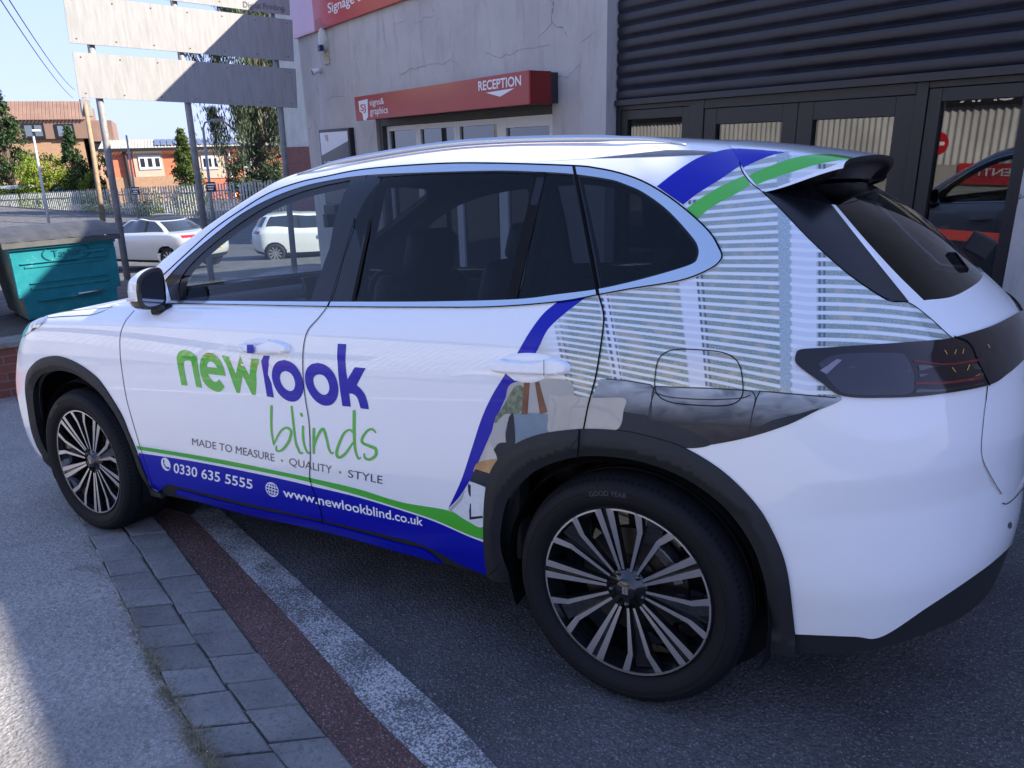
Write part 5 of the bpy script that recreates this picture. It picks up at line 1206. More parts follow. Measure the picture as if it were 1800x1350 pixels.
# shut lines
sb = MB()
for mir in (False, True):
    for L, w, o_ in ((gap_FF, .004, .0012), (gap_DD, .004, .0026), (gap_RQ, .0045, .0036), (tail_gap[:-55], .0035, .0014), (tail_gap[-56:], .002, .0014), (hoodgap, .004, .0008)): seam('', L, None, None, w, o_, mir, sb)
    seam('', drip[:-1], None, None, .004, .0046, mir, sb)
    seam('', Lp((647,298),(645,309),(620,400),(581,531)), None, None, .003, .0032, mir, sb)
    seam('', Lp((581,531),(576,541)), None, None, .006, .0052, mir, sb)
    seam('', Lp((1009,293),(1012,308),(1030,400),(1052,519)), None, None, .009, .0055, mir, sb)
    seam('', C((1024.5,752),(1023,780),(1021,803)), None, None, .006, .022, mir, sb)
    fl = []
    for q_ in np.linspace(0, 2*math.pi, 97):
        c_, s_ = math.cos(q_), math.sin(q_); x_ = math.copysign(abs(c_)**.58, c_); y_ = math.copysign(abs(s_)**.58, s_); fl.append(np.array(uv_of_px(1229 + 76.5*x_ + 5*y_*x_, 663.5 + 48.5*y_ + 4.5*x_)))
    seam('', fl, None, None, .0026, .0034, mir, sb)
sb.build('shut_line', M_SEAM, car)
# window rubber / mullions
for mir in (False, True):
    seam('window_divider', Lp((951,304),(925,415),(899.5,528)), M_DARK, car, .036, .0025, mir)
    seam('window_divider', Lp((668,311),(645,420),(621,530)), M_DARK, car, .014, .0025, mir)
edge = MB()
for mir in (False, True):
    seam('', C((287,485),(325,450),(375,405),(425,370),(475,340),(525,322),(575,311),(647,298),(767,289),(867,288),(1007,292.5),(1050,297),(1092,306),(1133,321),(1175,346),(1217,379),(1250,412),(1267,442)), None, None, .004, .0055, mir, edge)
edge.build('drip_seal', M_SEAM, car)
# crease of the rear bumper
# ---- livery
def qx(P):  # UVs: each vertex projected through the camera to image pixels
    Q = np.array(P, float); o = CAMC; r = CARI.to_3x3()
    R_ = np.array(r @ CAM_R); U_ = np.array(r @ CAM_U); F_ = np.array(r @ CAM_F)
    Q = Q.copy(); Q[:, 1] = .02 + (Q[:, 1] - .02) * 1.0
    d = Q - np.array(o); z = d @ F_
    return np.stack([(900 + FPX*(d@R_)/z)/1000, (675 - FPX*(d@U_)/z)/1000], -1)
blue_low = C((244,796),(326,808.5),(407,823.6),(489,840.7),(546,854),(628,873.6),(705.6,897),(764,916.8),(822,942),(849.6,952.6)) + Lp((852,980),(857,1012)) + strip_top[::-1] + Lp((283,866),(267,858)) + C((267,858),(257.5,836.8),(248,813),(244,800))
green_low = C((240,783.5),(326,797),(407,811),(489,828),(546,840),(628,859),(705.6,882.5),(787,906-9),(822,915.6),(849.6,925)) + Lp((850,948.7)) + C((850,948.7),(822,939),(764,913.7),(705.6,894),(628,870),(546,848),(489,835),(407,819),(326,804),(242,790))
stripe = C((980,530.7),(955,552),(930.8,584.5),(910,620),(886.8,660),(865.6,694.5),(847,735),(829,790),(810.6,845),(788,894)) + C((788,894),(808.5,872),(829,839),(845,803),(869.6,747.5),(890,707),(910,672),(943,619),(963,580),(992,552),(1028.6,524))
roofblue = C((1155,328),(1187,303),(1227,278),(1267,265),(1290,262),(1307,262)) + C((1303,290),(1267,315),(1227,340),(1201,360))
green_up = C((1207,367),(1233,348),(1267,328),(1310,308)) + C((1319,326),(1283,347),(1253,363),(1224,386))
room = C((1028.6,524),(1057,519.5),(1112,510),(1196,496),(1246,477),(1268,460),(1269,442),(1252,412),(1219,380),(1202,361)) + C((1227,340),(1267,315),(1303,290)) + C((1303,298),(1318,320),(1340,338),(1375,371.5),(1425,424),(1487,480),(1542,518),(1567,530),(1598,533),(1635,560),(1671,594.5)) + light_top[:-1][::-1][20:] + Lp((1397,633)) + C((1404,645),(1445,675),(1480,698)) + C((1480,698),(1432,724),(1371,751.5),(1310,770),(1248,782),(1204,787)) + C((1204,787),(1147,768),(1090,756),(1024,753),(959,760),(918,774),(886,796),(863,829),(853,874),(850,925)) + C((850,925),(822,915),(788,896)) + C((788,896),(808.5,874),(829,841),(845,804),(869.6,748),(890,707),(910,672),(943,619),(963,580),(992,552))
lt = [p for p in light_top]
i_ = int(np.argmin([abs(p[0]-uv_of_px(1673,595)[0]) for p in lt]))
room = C((1028.6,524),(1057,519.5),(1112,510),(1196,496),(1246,477),(1268,460),(1269,442),(1252,412),(1219,380),(1202,361)) + C((1227,340),(1267,315),(1303,290)) + C((1303,298),(1318,320),(1340,338),(1375,371.5),(1425,424),(1487,480),(1542,518),(1567,530),(1598,533),(1635,560),(1671,594.5)) + lt[:i_][::-1] + C((1399,640),(1404,645),(1445,675),(1480,698)) + C((1480,698),(1432,724),(1371,751.5),(1310,770),(1248,782),(1204,787)) + C((1204,787),(1147,768),(1090,756),(1024,753),(959,760),(918,774),(886,796),(863,829),(853,874),(850,925)) + C((850,925),(822,915),(788,896)) + C((788,896),(808.5,874),(829,841),(845,804),(869.6,748),(890,707),(910,672),(943,619),(963,580),(992,552))
def D(name, loops_, mat, off, uv=None, lab=None):
    o = decal(name, [dedupe([(float(p[0]), float(p[1])) for p in l]) for l in loops_], mat, car, off, uvfun=uv)
    if lab: o['label'] = lab
    return o
D('printed_picture', [room], M_PRINT, .0008, qx, 'printed window blinds picture wrapped over the rear quarter')
D('livery_stripe', [blue_low], M_BLUE, .0008, None, 'broad blue band along the bottom of the doors')
D('livery_stripe', [green_low], M_GREEN, .0009, None, 'thin green line above the blue band')
D('livery_stripe', [stripe], M_BLUE, .0012, None, 'blue curve sweeping up the rear door')
D('livery_stripe', [roofblue], M_BLUE, .0012, None, 'blue arc from the quarter window to the roof')
D('livery_stripe', [green_up], M_GREEN, .0013, None, 'green arc across the rear pillar')
def DP(pts, mat, off, sm=True): return D('printed_detail', [(C if sm else Lp)(*pts)], mat, off)
DP([(888,702),(905,672),(995,668),(1010,700),(1000,757),(960,760),(918,774),(886,796),(870,815),(862,780),(868,745)], M_P_WALL, .0014)
def DU(pts, mat, off, sm=True): return D('printed_detail', [(C if sm else Lp)(*pts)], mat, off, qx)
DU([(1056,666),(1085,668),(1140,675),(1150,680),(1200,682),(1318,686),(1330,686),(1400,694),(1479,700),(1432,724),(1371,751.5),(1310,770),(1248,782),(1204,787),(1147,768),(1090,756),(1045,753),(1040,700)], M_P_SOFA, .0015)
DP([(1090,722),(1118,727),(1141,733),(1141,766),(1110,760),(1084,755)], M_P_SOFAD, .0018)
DP([(1142,738),(1175,743),(1225,762),(1250,781),(1204,787),(1143,767)], M_P_SOFAD, .0018)
DP([(1330,752),(1360,738),(1400,728),(1440,718),(1400,740),(1371,751.5),(1340,760)], M_P_SOFAD, .0018)
sl_ = MB()
for q_ in ([(1144,676),(1150,688),(1144,710),(1140,735)], [(1150,680),(1146,700),(1143,768)], [(1322,687),(1328,700),(1322,730),(1316,768)], [(1336,688),(1330,700),(1326,715)], [(1066,666),(1100,669),(1144,676)], [(1152,679),(1200,681),(1260,683),(1322,687)], [(1334,687),(1400,693),(1470,699)], [(1150,690),(1180,698),(1240,702),(1300,700),(1320,694)]): seam('', C(*q_), None, None, .0028, .0021, False, sl_)
sl_.build('printed_detail', M_P_SOFAD, car)
DP([(892,742),(905,728),(940,726),(965,730),(966,757),(918,774),(893,790),(888,760)], M_P_ARM, .0018)
DP([(895,733),(903,728),(906,782),(893,791),(889,765)], M_P_SOFAD, .0020)
DP([(966,694),(985,696),(1012,695),(1020,710),(1012,753),(966,758),(964,735)], M_P_CUSH, .0021)
DP([(1010,697),(1050,699),(1098,700),(1097,720),(1084,755),(1024,753),(996,754),(1000,720)], M_P_CUSH, .0024)
DP([(968,700),(975,712),(972,735),(968,756),(971,756),(976,735),(980,712),(973,698)], M_P_WALL, .0023)
DP([(1003,716),(1014,706),(1018,699),(1021,699),(1018,709),(1006,720),(1001,752),(998,752)], M_P_WALL, .0026)
DP([(1008,712),(1050,713),(1075,722),(1093,740),(1090,744),(1072,727),(1048,718),(1008,717)], M_P_WALL, .0027)
DP([(886,712),(905,680),(920,680),(921,700),(914,726),(888,728),(872,744),(870,735)], M_P_PLANT, .0018)
DP([(917,728),(922,672),(932,672),(928,728)], M_P_WOOD, .0022, False)
DP([(950,728),(941,672),(948,670),(963,724)], M_P_WOOD, .0022, False)
DP([(868,790),(880,778),(910,782),(898,800),(884,812),(872,806)], M_P_SOFAD, .0019)
DP([(853,808),(860,778),(868,790),(874,806),(866,818)], M_P_CUSH, .0019)
DP([(832,828),(842,812),(880,808),(870,835),(848,834)], M_P_TABLE, .0020)
DP([(826,845),(836,824),(868,834),(857,857)], M_P_SOFAD, .0021, False)
DP([(812,880),(826,848),(856,862),(851,924),(820,914),(795,897)], M_P_RUG, .0018)
D('printed_detail', [Lp((823,850),(828,852),(829,908),(849,906),(849,910),(826,913))], M_P_SOFAD, .0023)
# ---- traced lettering
def letter(name, loops_, mat, sc, ox, oy, off=.0013, lab=None, par=None):
    """each loop: list of straight/curved runs; a run starting with '~' is smooth"""
    out = []
    for lp in loops_:
        pts = []
        for run in lp:
            sm = run[0] == '~'; q = [(ox + a/sc, oy + b/sc) for a, b in (run[1:] if sm else run)]
            pts += (crom([uv_of_px(*k) for k in q], .006) if sm else [np.array(uv_of_px(*k)) for k in q])
        out.append(dedupe([(float(p[0]), float(p[1])) for p in pts]))
    o = decal(name, out, mat, car, off, .05)
    if lab: o['label'] = lab
    return o
A = (10, 300, 600)
letter('letter', [[['~',(195,770),(160,600),(118,380),(112,270),(150,185),(240,150),(340,175),(420,235),(470,330),(555,818)],['~',(455,800),(375,400),(350,350),(290,337),(240,355),(230,400),(300,778)]]], M_GREEN, *A, lab='green letter n')
letter('letter', [[['~',(970,605),(935,470),(880,350),(790,245),(680,200),(590,230),(530,330),(515,450),(530,580),(580,710),(680,820),(820,885),(900,865),(950,800)],['~',(853,665),(825,700),(770,710),(700,650),(655,570)],[(660,572),(965,605)]],[['~',(640,452),(640,410),(660,370),(715,355),(780,400),(822,468)]]], M_GREEN, *A, lab='green letter e')
letter('letter', [[[(900,245),(1020,265),(1150,575),(1222,255),(1387,605),(1418,298),(1562,312),(1497,945),(1435,940),(1268,595),(1217,908),(1165,905)]]], M_GREEN, *A, lab='green letter w')
B = (8.571, 450, 590)
letter('letter', [[[(118,300),(212,305),(190,385),(272,932),(168,915),(80,385)]]], M_BLUE, *B, lab='blue letter l')
def ring(o, i): return [[['~', *o, o[0]]], [['~', *i, i[0]]]]
letter('letter', ring([(430,366),(530,400),(620,480),(690,610),(720,760),(700,880),(640,965),(560,995),(460,970),(360,890),(280,760),(242,610),(265,470),(330,390)], [(450,532),(510,555),(560,610),(590,700),(585,780),(555,825),(500,832),(440,795),(390,730),(362,640),(375,575),(410,542)]), M_BLUE, *B, lab='blue letter o')
letter('letter', ring([(940,410),(1040,440),(1140,520),(1210,640),(1243,790),(1225,930),(1160,1025),(1070,1055),(970,1030),(870,950),(790,830),(745,690),(755,530),(830,435)], [(960,582),(1020,600),(1070,655),(1103,740),(1105,820),(1075,875),(1020,890),(960,860),(905,795),(870,715),(870,640),(905,595)]), M_BLUE, *B, lab='blue letter o')
letter('letter', [[['~',(1235,122),(1225,300),(1240,540),(1305,1060)],[(1430,1070)],['~',(1405,870),(1470,880),(1530,940),(1580,1095)],[(1702,1108)],['~',(1690,1030),(1650,900),(1590,810),(1520,745)],[(1655,490),(1490,475),(1380,660)],['~',(1355,500),(1350,320),(1362,128)]]], M_BLUE, *B, lab='blue letter k')
def stroke(name, pts, w, mat, sc, ox, oy, off, lab=None):
    """brush stroke: centre line in traced coordinates, w = width per point"""
    q = crom([np.array(((ox + a/sc), (oy + b/sc))) for a, b in pts], 1.2)
    ws = np.interp(np.linspace(0, 1, len(q)), np.linspace(0, 1, len(w)), w) / sc / 2
    q = np.array(q); t = np.gradient(q, axis=0); t /= np.linalg.norm(t, axis=1, keepdims=True); n = np.stack([-t[:, 1], t[:, 0]], 1)
    L = q + n*ws[:, None]; R = q - n*ws[:, None]
    mb = MB(); P = []
    for a, b in zip(L, R): P += [uv_of_px(*a), uv_of_px(*b)]
    def capf(c, r, d):
        return [uv_of_px(*(c + r*np.array((math.cos(k), math.sin(k))))) for k in np.linspace(0, 2*math.pi, 13)[:-1]]
    P = np.array(P); X, _ = surf(P[:, 0], P[:, 1], off)
    mb.add(X, [(2*k, 2*k+1, 2*k+3, 2*k+2) for k in range(len(q)-1)])
    for e, r in ((0, ws[0]), (-1, ws[-1])):
        cp = np.array(capf(q[e], r, 0)); X, _ = surf(cp[:, 0], cp[:, 1], off - .0001); mb.add(X, [tuple(range(12))])
    return mb
K = (8.182, 460, 700)
def word_letter(strokes, off, lab):
    mb = MB()
    for k, (pts, w) in enumerate(strokes):
        m = stroke('', pts, w, None, *K, off + k*.0002); mb.add(m.v, m.f)
    o = mb.build('letter', M_GREEN, car); o['label'] = lab
word_letter([([(143,115),(140,300),(145,480),(175,665)],[38,34,30,24]), ([(175,665),(240,530),(300,450),(370,425),(425,480),(400,600),(330,710),(260,760),(215,745),(212,690)],[22,26,30,34,34,38,40,40,30,22])], .0013, 'thin green handwritten letter b')
word_letter([([(432,120),(455,330),(490,620),(530,740),(560,790),(585,785)],[30,32,34,32,32,30])], .0013, 'thin green handwritten letter l')
word_letter([([(597,405),(595,520),(615,670),(660,780),(685,785)],[32,34,34,30,28]), ([(568,222),(580,252)],[34,34])], .0013, 'thin green handwritten letter i')
word_letter([([(752,440),(750,600),(752,785)],[38,38,34]), ([(752,700),(800,560),(880,440),(930,560),(970,730),(1010,795),(1030,780)],[26,32,40,38,34,32,22])], .0013, 'thin green handwritten letter n')
word_letter([([(1333,190),(1332,480),(1345,720),(1390,865),(1420,855)],[46,46,42,36,26]), ([(1330,500),(1270,455),(1190,500),(1120,640),(1080,780),(1110,850),(1200,800),(1330,620)],[26,34,38,40,40,40,34,26])], .0013, 'thin green handwritten letter d')
word_letter([([(1640,490),(1590,445),(1520,470),(1450,570),(1455,640),(1560,690),(1640,730),(1640,820),(1560,880),(1490,860),(1475,800)],[22,34,36,38,40,42,44,44,44,36,22])], .0013, 'thin green handwritten letter s')
# ---- set type, laid along a traced base line
def text_mesh(s, bold=0.0, res=4):
    cu = bpy.data.curves.new('t', 'FONT'); cu.body = s; cu.offset = bold; cu.resolution_u = res; cu.fill_mode = 'FRONT'
    ob = bpy.data.objects.new('t', cu); COL.objects.link(ob)
    dg = bpy.context.evaluated_depsgraph_get(); dg.update(); me = bpy.data.meshes.new_from_object(ob.evaluated_get(dg))
    V = np.array([tuple(v.co) for v in me.vertices]); F = [tuple(p.vertices) for p in me.polygons]
    bpy.data.objects.remove(ob); bpy.data.curves.remove(cu); bpy.data.meshes.remove(me); return V, F
def set_type(name, s, base, top, mat, off=.0014, bold=.012, lab=None, cap='H'):
    V, F = text_mesh(s, bold); hV, _ = text_mesh(cap, bold); H = hV[:, 1].max()
    x0, x1 = V[:, 0].min(), V[:, 0].max()
    b = np.array(base, float); t = np.array(top, float)
    k = np.linspace(0, 1, len(b)); kt = np.linspace(0, 1, len(t))
    def poly(arr, kk, u): return np.stack([np.polyval(np.polyfit(kk, arr[:, c], min(2, len(kk)-1)), u) for c in (0, 1)], 1)
    u = (V[:, 0]-x0)/(x1-x0); P0 = poly(b, k, u); P1 = poly(t, kt, u); P = P0 + (P1-P0)*(V[:, 1]/H)[:, None]
    uv = np.array([uv_of_px(*p) for p in P]); X, _ = surf(uv[:, 0], uv[:, 1], off)
    mb = MB(); mb.add(X, F); o = mb.build(name, mat, car)
    if lab: o['label'] = lab
    return o
set_type('lettering', 'MADE TO MEASURE', [(338.4,782),(410,796),(483,811.4)], [(337.6,770),(410,783),(482.4,798)], M_GREY_LETTER, bold=0, lab='grey words MADE TO MEASURE')
set_type('lettering', 'QUALITY', [(508.5,817),(547,825),(583,832.5)], [(508.5,804.5),(547,812),(583.5,819)], M_GREY_LETTER, bold=0, lab='grey word QUALITY')
set_type('lettering', 'STYLE', [(612,838.5),(673,850.6)], [(612.5,825.5),(673,836.8)], M_GREY_LETTER, bold=0, lab='grey word STYLE')
set_type('lettering', '0330 635 5555', [(305,830),(350,839.2),(392,848),(445,859.6)], [(305,813.5),(350,822.5),(392,831.5),(445,843.5)], M_LETTER, bold=.014, lab='white phone number 0330 635 5555')
set_type('lettering', 'www.newlookblind.co.uk', [(497,872),(589,891.6),(663,908),(745,924)], [(496,857),(587,875.5),(662,892),(745,909.5)], M_LETTER, bold=.014, lab='white web address www.newlookblind.co.uk')
def dotpx(name, x, y, rx, ry, mat, off=.0014, sh=0.3):
    return D(name, [[uv_of_px(x + rx*math.cos(k) , y + ry*math.sin(k) + sh*rx*math.cos(k)) for k in np.linspace(0, 2*math.pi, 25)[:-1]]], mat, off)
dotpx('bullet', 496, 809.6, 1.9, 2.2, M_GREEN); dotpx('bullet', 598, 830, 1.9, 2.2, M_GREEN)
dotpx('phone_icon', 292, 815.8, 8.2, 11, M_LETTER, sh=.45)
D('phone_handset', [C((287,808),(289,807),(290,811),(289,814),(292,819),(295,821),(297,820),(299,824),(296,825),(291,821),(288,816),(287,808))], M_BLUE, .0017)
gm = MB(); gx, gy = 478.6, 860.2
def gl_(x, y): return np.array(uv_of_px(gx + x*10.8, gy + y*11.6 + x*3.2))
for fn in ([(math.cos(t), math.sin(t)) for t in np.linspace(0, 2*math.pi, 33)], [(.5*math.cos(t), math.sin(t)) for t in np.linspace(0, 2*math.pi, 33)], [(0, -1), (0, 1)], [(-1, 0), (1, 0)], [(-.88, -.45), (.88, -.45)], [(-.88, .45), (.88, .45)]):
    seam('', [gl_(*q) for q in fn], None, None, .0042, .0014 + .0001*len(gm.v) % .0004, False, gm)
gm.build('globe_icon', M_LETTER, car)
# ---- door handles
def dome(poly, h, w):
    A = np.array(poly)
    def fn(st):
        r = np.full(len(st), 9.)
        for p0, p1 in zip(A, np.roll(A, -1, 0)):
            d = p1-p0; t = np.clip(((st-p0)@d)/(d@d+1e-12), 0, 1); r = np.minimum(r, np.linalg.norm(st-(p0+t[:, None]*d), axis=1))
        q = np.clip(r/w, 0, 1); return .001 + h*np.sqrt(1-(1-q)**2)
    def edge(st):
        r = np.full(len(st), 9.)
        for p0, p1 in zip(A, np.roll(A, -1, 0)):
            d = p1-p0; t = np.clip(((st-p0)@d)/(d@d+1e-12), 0, 1); r = np.minimum(r, np.linalg.norm(st-(p0+t[:, None]*d), axis=1))
        return r + .0015
    fn.edge = edge; return fn
def solid_patch(name, poly, mat, h, w, mirror=False, step=.006, rim=.004):
    poly = dedupe([(float(p[0]), float(p[1])) for p in poly]); a = np.array(poly); g = np.array(grid_in(a[:, 0].min(), a[:, 0].max(), a[:, 1].min(), a[:, 1].max(), step, step))
    g = g[inside(poly, g)]; V, F = cdt([poly], [tuple(x) for x in g]); c = np.array([V[list(f)].mean(0) for f in F]); m = inside(poly, c)
    return sheet(name, V, [f for f, k in zip(F, m) if k], mat, car, dome(poly, h, w), rim, mirror)
h = (3.748, 790, 590)
hp = lambda *q: C(*[(h[1]+a/h[0], h[2]+b/h[0]) for a, b in q])
rear_handle = hp((283,210),(290,178),(340,158),(410,165),(500,172),(590,170),(660,152),(740,160),(795,188),(798,225),(775,252),(650,262),(400,252),(320,243),(288,228),(283,210))
rear_cup = hp((340,150),(410,125),(500,114),(600,120),(680,142),(640,170),(500,176),(410,168))
rear_cup2 = hp((370,248),(500,256),(640,258),(600,295),(515,312),(430,296))
fh = (8.182, 400, 560)
fp = lambda *q: C(*[(fh[1]+a/fh[0], fh[2]+b/fh[0]) for a, b in q])
front_handle = fp((198,420),(205,370),(290,365),(380,385),(480,378),(600,330),(670,310),(780,335),(905,385),(915,430),(880,500),(680,518),(470,512),(300,490),(200,470),(198,420))
front_cup = fp((230,350),(300,305),(450,285),(620,295),(600,330),(480,375),(370,375))
for mir in (False, True):
    for q in (front_handle, rear_handle): solid_patch('door_handle', q, M_WHITE, .022, .0085, mir)
    for q in (front_cup, rear_cup, rear_cup2): solid_patch('handle_cup', q, M_WHITE, .005, .012, mir)
hb = MB(); seam('', Lp((h[1]+655/h[0], h[2]+163/h[0]), (h[1]+655/h[0], h[2]+258/h[0])), None, None, .002, .0295, False, hb); hb.build('handle_joint', M_SEAM, car)
bandp = dedupe([tuple(map(float, p)) for p in fp((370,383),(468,383),(475,515),(370,500))])
def flat_on(off): return off
decal('handle_band', [[(float(p[0]), float(p[1])) for p in Lp((445.6,607),(457.2,607),(458,622.3),(445.6,621))]], M_BLUE, car, .0298, .01)
# ---- taillight detail
def TL(name, pts, mat, off, sm=True): return D(name, [(C if sm else Lp)(*pts)], mat, off)
M_LENSGREY = plain('light guide grey', (.018, .014, .028), .12, coat=.3)
M_RED = plain('tail light red', (.13, .008, .010), .2)
M_AMB = plain('amber light tick', (.65, .30, .04), .3)
M_LENSD = plain('lens frame', (.004, .004, .006), .12, coat=1)
TL('light_guide', [(1437,640),(1460,627),(1500,622),(1575,622),(1590,630),(1600,650),(1603,668),(1598,690),(1560,694),(1484,691),(1455,668)], M_LENSGREY, .0078)
for a in ([(1602,634),(1660,640),(1715,632),(1716,635),(1660,643),(1602,637)], [(1605,672),(1660,671),(1722,662),(1722,666),(1660,675),(1605,676)]):
    TL('light_strip', a, M_RED, .0080)
TL('light_chrome', [(1440,640),(1500,645),(1597,652),(1597,655),(1500,648),(1440,643)], M_LENSD, .0082, False)
for a in ([(1610,643),(1712,641),(1720,650),(1612,652)], [(1612,658),(1722,656),(1724,661),(1612,663)], [(1608,684),(1700,678),(1724,672),(1724,675),(1650,688),(1604,690)]): TL('light_bar', a, M_LENSD, .0081, False)
for x_, y_, dx_, dy_ in ((1655,617,4,7),(1675,616,-3,8),(1688,615,-2,8),(1668,647,6,8),(1698,642,-4,10),(1697,668,9,-1),(1708,662,8,-4),(1730,607,3,6)): TL('light_tick', [(x_,y_),(x_+1.6,y_),(x_+dx_+1.6,y_+dy_),(x_+dx_,y_+dy_)], M_AMB, .0084, False)
TL('light_panel', [(1440,652),(1470,632),(1478,634),(1452,658)], plain('pale lamp reflector', (.20,.19,.25), .12), .0083, False)
seamtl = MB(); seam('', C((1673,594),(1700,606),(1716,640),(1735,678)), None, None, .006, .0076, False, seamtl); seamtl.build('light_joint', M_SEAM, car)
# ---- roof rails
for mir in (False, True):
    a = np.array([uv_of_px(x, y) for x, y in ((478,318),(1300,264))]); 
    s0 = 1.05; s1 = 4.72
    S = np.linspace(s0, s1, 60); k = (S-s0)/(s1-s0); T = 1.585 + .05*np.sin(np.pi*k)**.4
    lift = .012*np.clip(np.minimum(k/.07, (1-k)/.07), 0, 1)**.6
    P, N = surf(S, T, 0.0); N2 = N*.4 + np.array([0, 0, .8]); P2 = P + N2*lift[:, None]
    if mir: P2 = P2*[1, -1, 1] + [0, 2*YC, 0]; P = P*[1, -1, 1] + [0, 2*YC, 0]
    mb = MB(); mb.tube([tuple(q) for q in P2], [.004 + .007*min(1, e*8, (1-e)*8) for e in k], 12)
    mb.build('roof_rail', M_RAIL, car, True)
# ---- spoiler over the rear window
K0 = np.array([(4.826,1.381),(4.86,1.47),(4.90,1.55),(4.96,1.62),(5.08,1.675),(5.3,1.715),(5.6,1.735)])
END = np.array([(3.225,.34,1.505),(3.228,.345,1.518),(3.235,.36,1.527),(3.245,.42,1.534),(3.262,.55,1.543),(3.275,.72,1.551),(3.28,.92,1.555)])
kk = np.linspace(0, 1, 221); q = np.linspace(0, 1, 7)
ks = _cubic(q, K0, kk); ke = _cubic(q, END, kk)
S0, N0 = surf(ks[:, 0], ks[:, 1], .001)
d1 = 1e-2; S1, _ = surf(ks[:, 0] - .05, ks[:, 1], .001); tang = (S0 - S1); tang /= np.linalg.norm(tang, axis=1, keepdims=True)
tang = tang*.5 + (ke-S0)/np.linalg.norm(ke-S0, axis=1, keepdims=True)*.5; 
Ln = np.linalg.norm(ke-S0, axis=1, keepdims=True)
vv = np.linspace(0, 1, 161); rows = []
for t in vv:
    h0 = 2*t**3-3*t**2+1; h1 = t**3-2*t**2+t; h2 = -2*t**3+3*t**2; h3 = t**3-t**2
    rows.append(h0*S0 + h1*tang*Ln + h2*ke + h3*((ke-S0)*1.0 + np.array([0, 0, -.02])))
SP = np.array(rows)                               # 61 x 81 x 3
def px_of(P):
    r = CARI.to_3x3(); d = np.asarray(P) - np.array(CAMC); z = d @ np.array(r @ CAM_F)
    return np.stack([900 + FPX*(d @ np.array(r @ CAM_R))/z, 675 - FPX*(d @ np.array(r @ CAM_U))/z], -1)
cenpx = px_of((SP[:-1, :-1] + SP[1:, 1:]) / 2).reshape(-1, 2)
poly_b = [(1150,327),(1187,302),(1227,278),(1267,264),(1300,261),(1377,267),(1360,272),(1333,282),(1300,298),(1267,315)]
poly_g = [(1233,348),(1267,328),(1310,310),(1350,293),(1393,278),(1433,271),(1470,272),(1496,278),(1467,283),(1433,290),(1400,300),(1360,313),(1320,329),(1283,347)]
poly_w = [(1267,264),(1377,266),(1440,266),(1500,276),(1496,279),(1339,339),(1300,360)]
def smooth_poly(p): return [tuple(x) for x in crom([np.array(a, float) for a in p + [p[0]]], 3)]
mi = np.zeros(len(cenpx), int)
mi[inside(poly_w, cenpx)] = 3; mi[inside(smooth_poly(poly_g), cenpx)] = 2; mi[inside(smooth_poly(poly_b), cenpx)] = 1
nr, nc = SP.shape[:2]
def grid_mesh(G, name, mats, mi=None, uv=None, mirror=False, flip=False):
    nr, nc = G.shape[:2]; V = G.reshape(-1, 3)
    if mirror: V = V*[1, -1, 1] + [0, 2*YC, 0]
    F = [(j*nc+i, j*nc+i+1, (j+1)*nc+i+1, (j+1)*nc+i) for j in range(nr-1) for i in range(nc-1)]
    me = bpy.data.meshes.new(name); me.from_pydata([tuple(v) for v in V], [], F); me.update()
    if mi is not None: me.polygons.foreach_set('material_index', mi)
    if uv is not None:
        l = me.uv_layers.new(name='print'); li = np.zeros(len(me.loops), int); me.loops.foreach_get('vertex_index', li); l.data.foreach_set('uv', uv[li].astype(np.float32).ravel())
    bm = bmesh.new(); bm.from_mesh(me); bmesh.ops.recalc_face_normals(bm, faces=bm.faces); bm.to_mesh(me); bm.free()
    return link_mesh(name, me, mats, car, True)
uvs = qx(SP.reshape(-1, 3))
grid_mesh(SP, 'spoiler', [M_WHITE, M_BLUE, M_GREEN, M_PRINT], mi, uvs)
grid_mesh(SP, 'spoiler', [M_WHITE], None, None, True)
# underside
M_SPU = plain('satin black spoiler', (.006, .006, .009), .35, spec=.25)
bq = uv_of_px(1426, 331)
F0 = np.array([bq,(bq[0]*.6+5.05*.4,bq[1]*.6+1.41*.4),(5.04,1.405),(5.08,1.42),(5.15,1.43),(5.35,1.44),(5.6,1.445)])
ku = _cubic(q, F0, kk); U0, _ = surf(ku[:, 0], ku[:, 1], .004)
lipd = ke + np.array([-.012, 0, -.016])
UN = np.array([ke + np.array([-.001, 0, -.0015]), lipd] + [lipd + (U0-lipd)*t + np.array([0, 0, .012*math.sin(math.pi*t)]) for t in np.linspace(0, 1, 12)[1:]])
for mir in (False, True): grid_mesh(UN, 'spoiler_underside', [M_SPU], None, None, mir)
# closing cheek between the side edge of the spoiler and the pillar panel
side = np.array([SP[:, 0], np.array([SP[0, 0] + (UN[-1, 0]-SP[0, 0])*t for t in vv])])
E1 = SP[:, 0]; E2 = np.array([S0[0] + (U0[0]-S0[0])*min(1, t*1.0) for t in vv]); 
E2 = np.array([S0[0] + (U0[0]-S0[0])*(t/.55) if t < .55 else U0[0] + (lipd[0]-U0[0])*((t-.55)/.45) for t in vv])
for mir in (False, True): grid_mesh(np.array([E1 + (E2-E1)*t for t in np.linspace(0, 1, 6)]), 'spoiler_cheek', [M_SPU], None, None, mir)
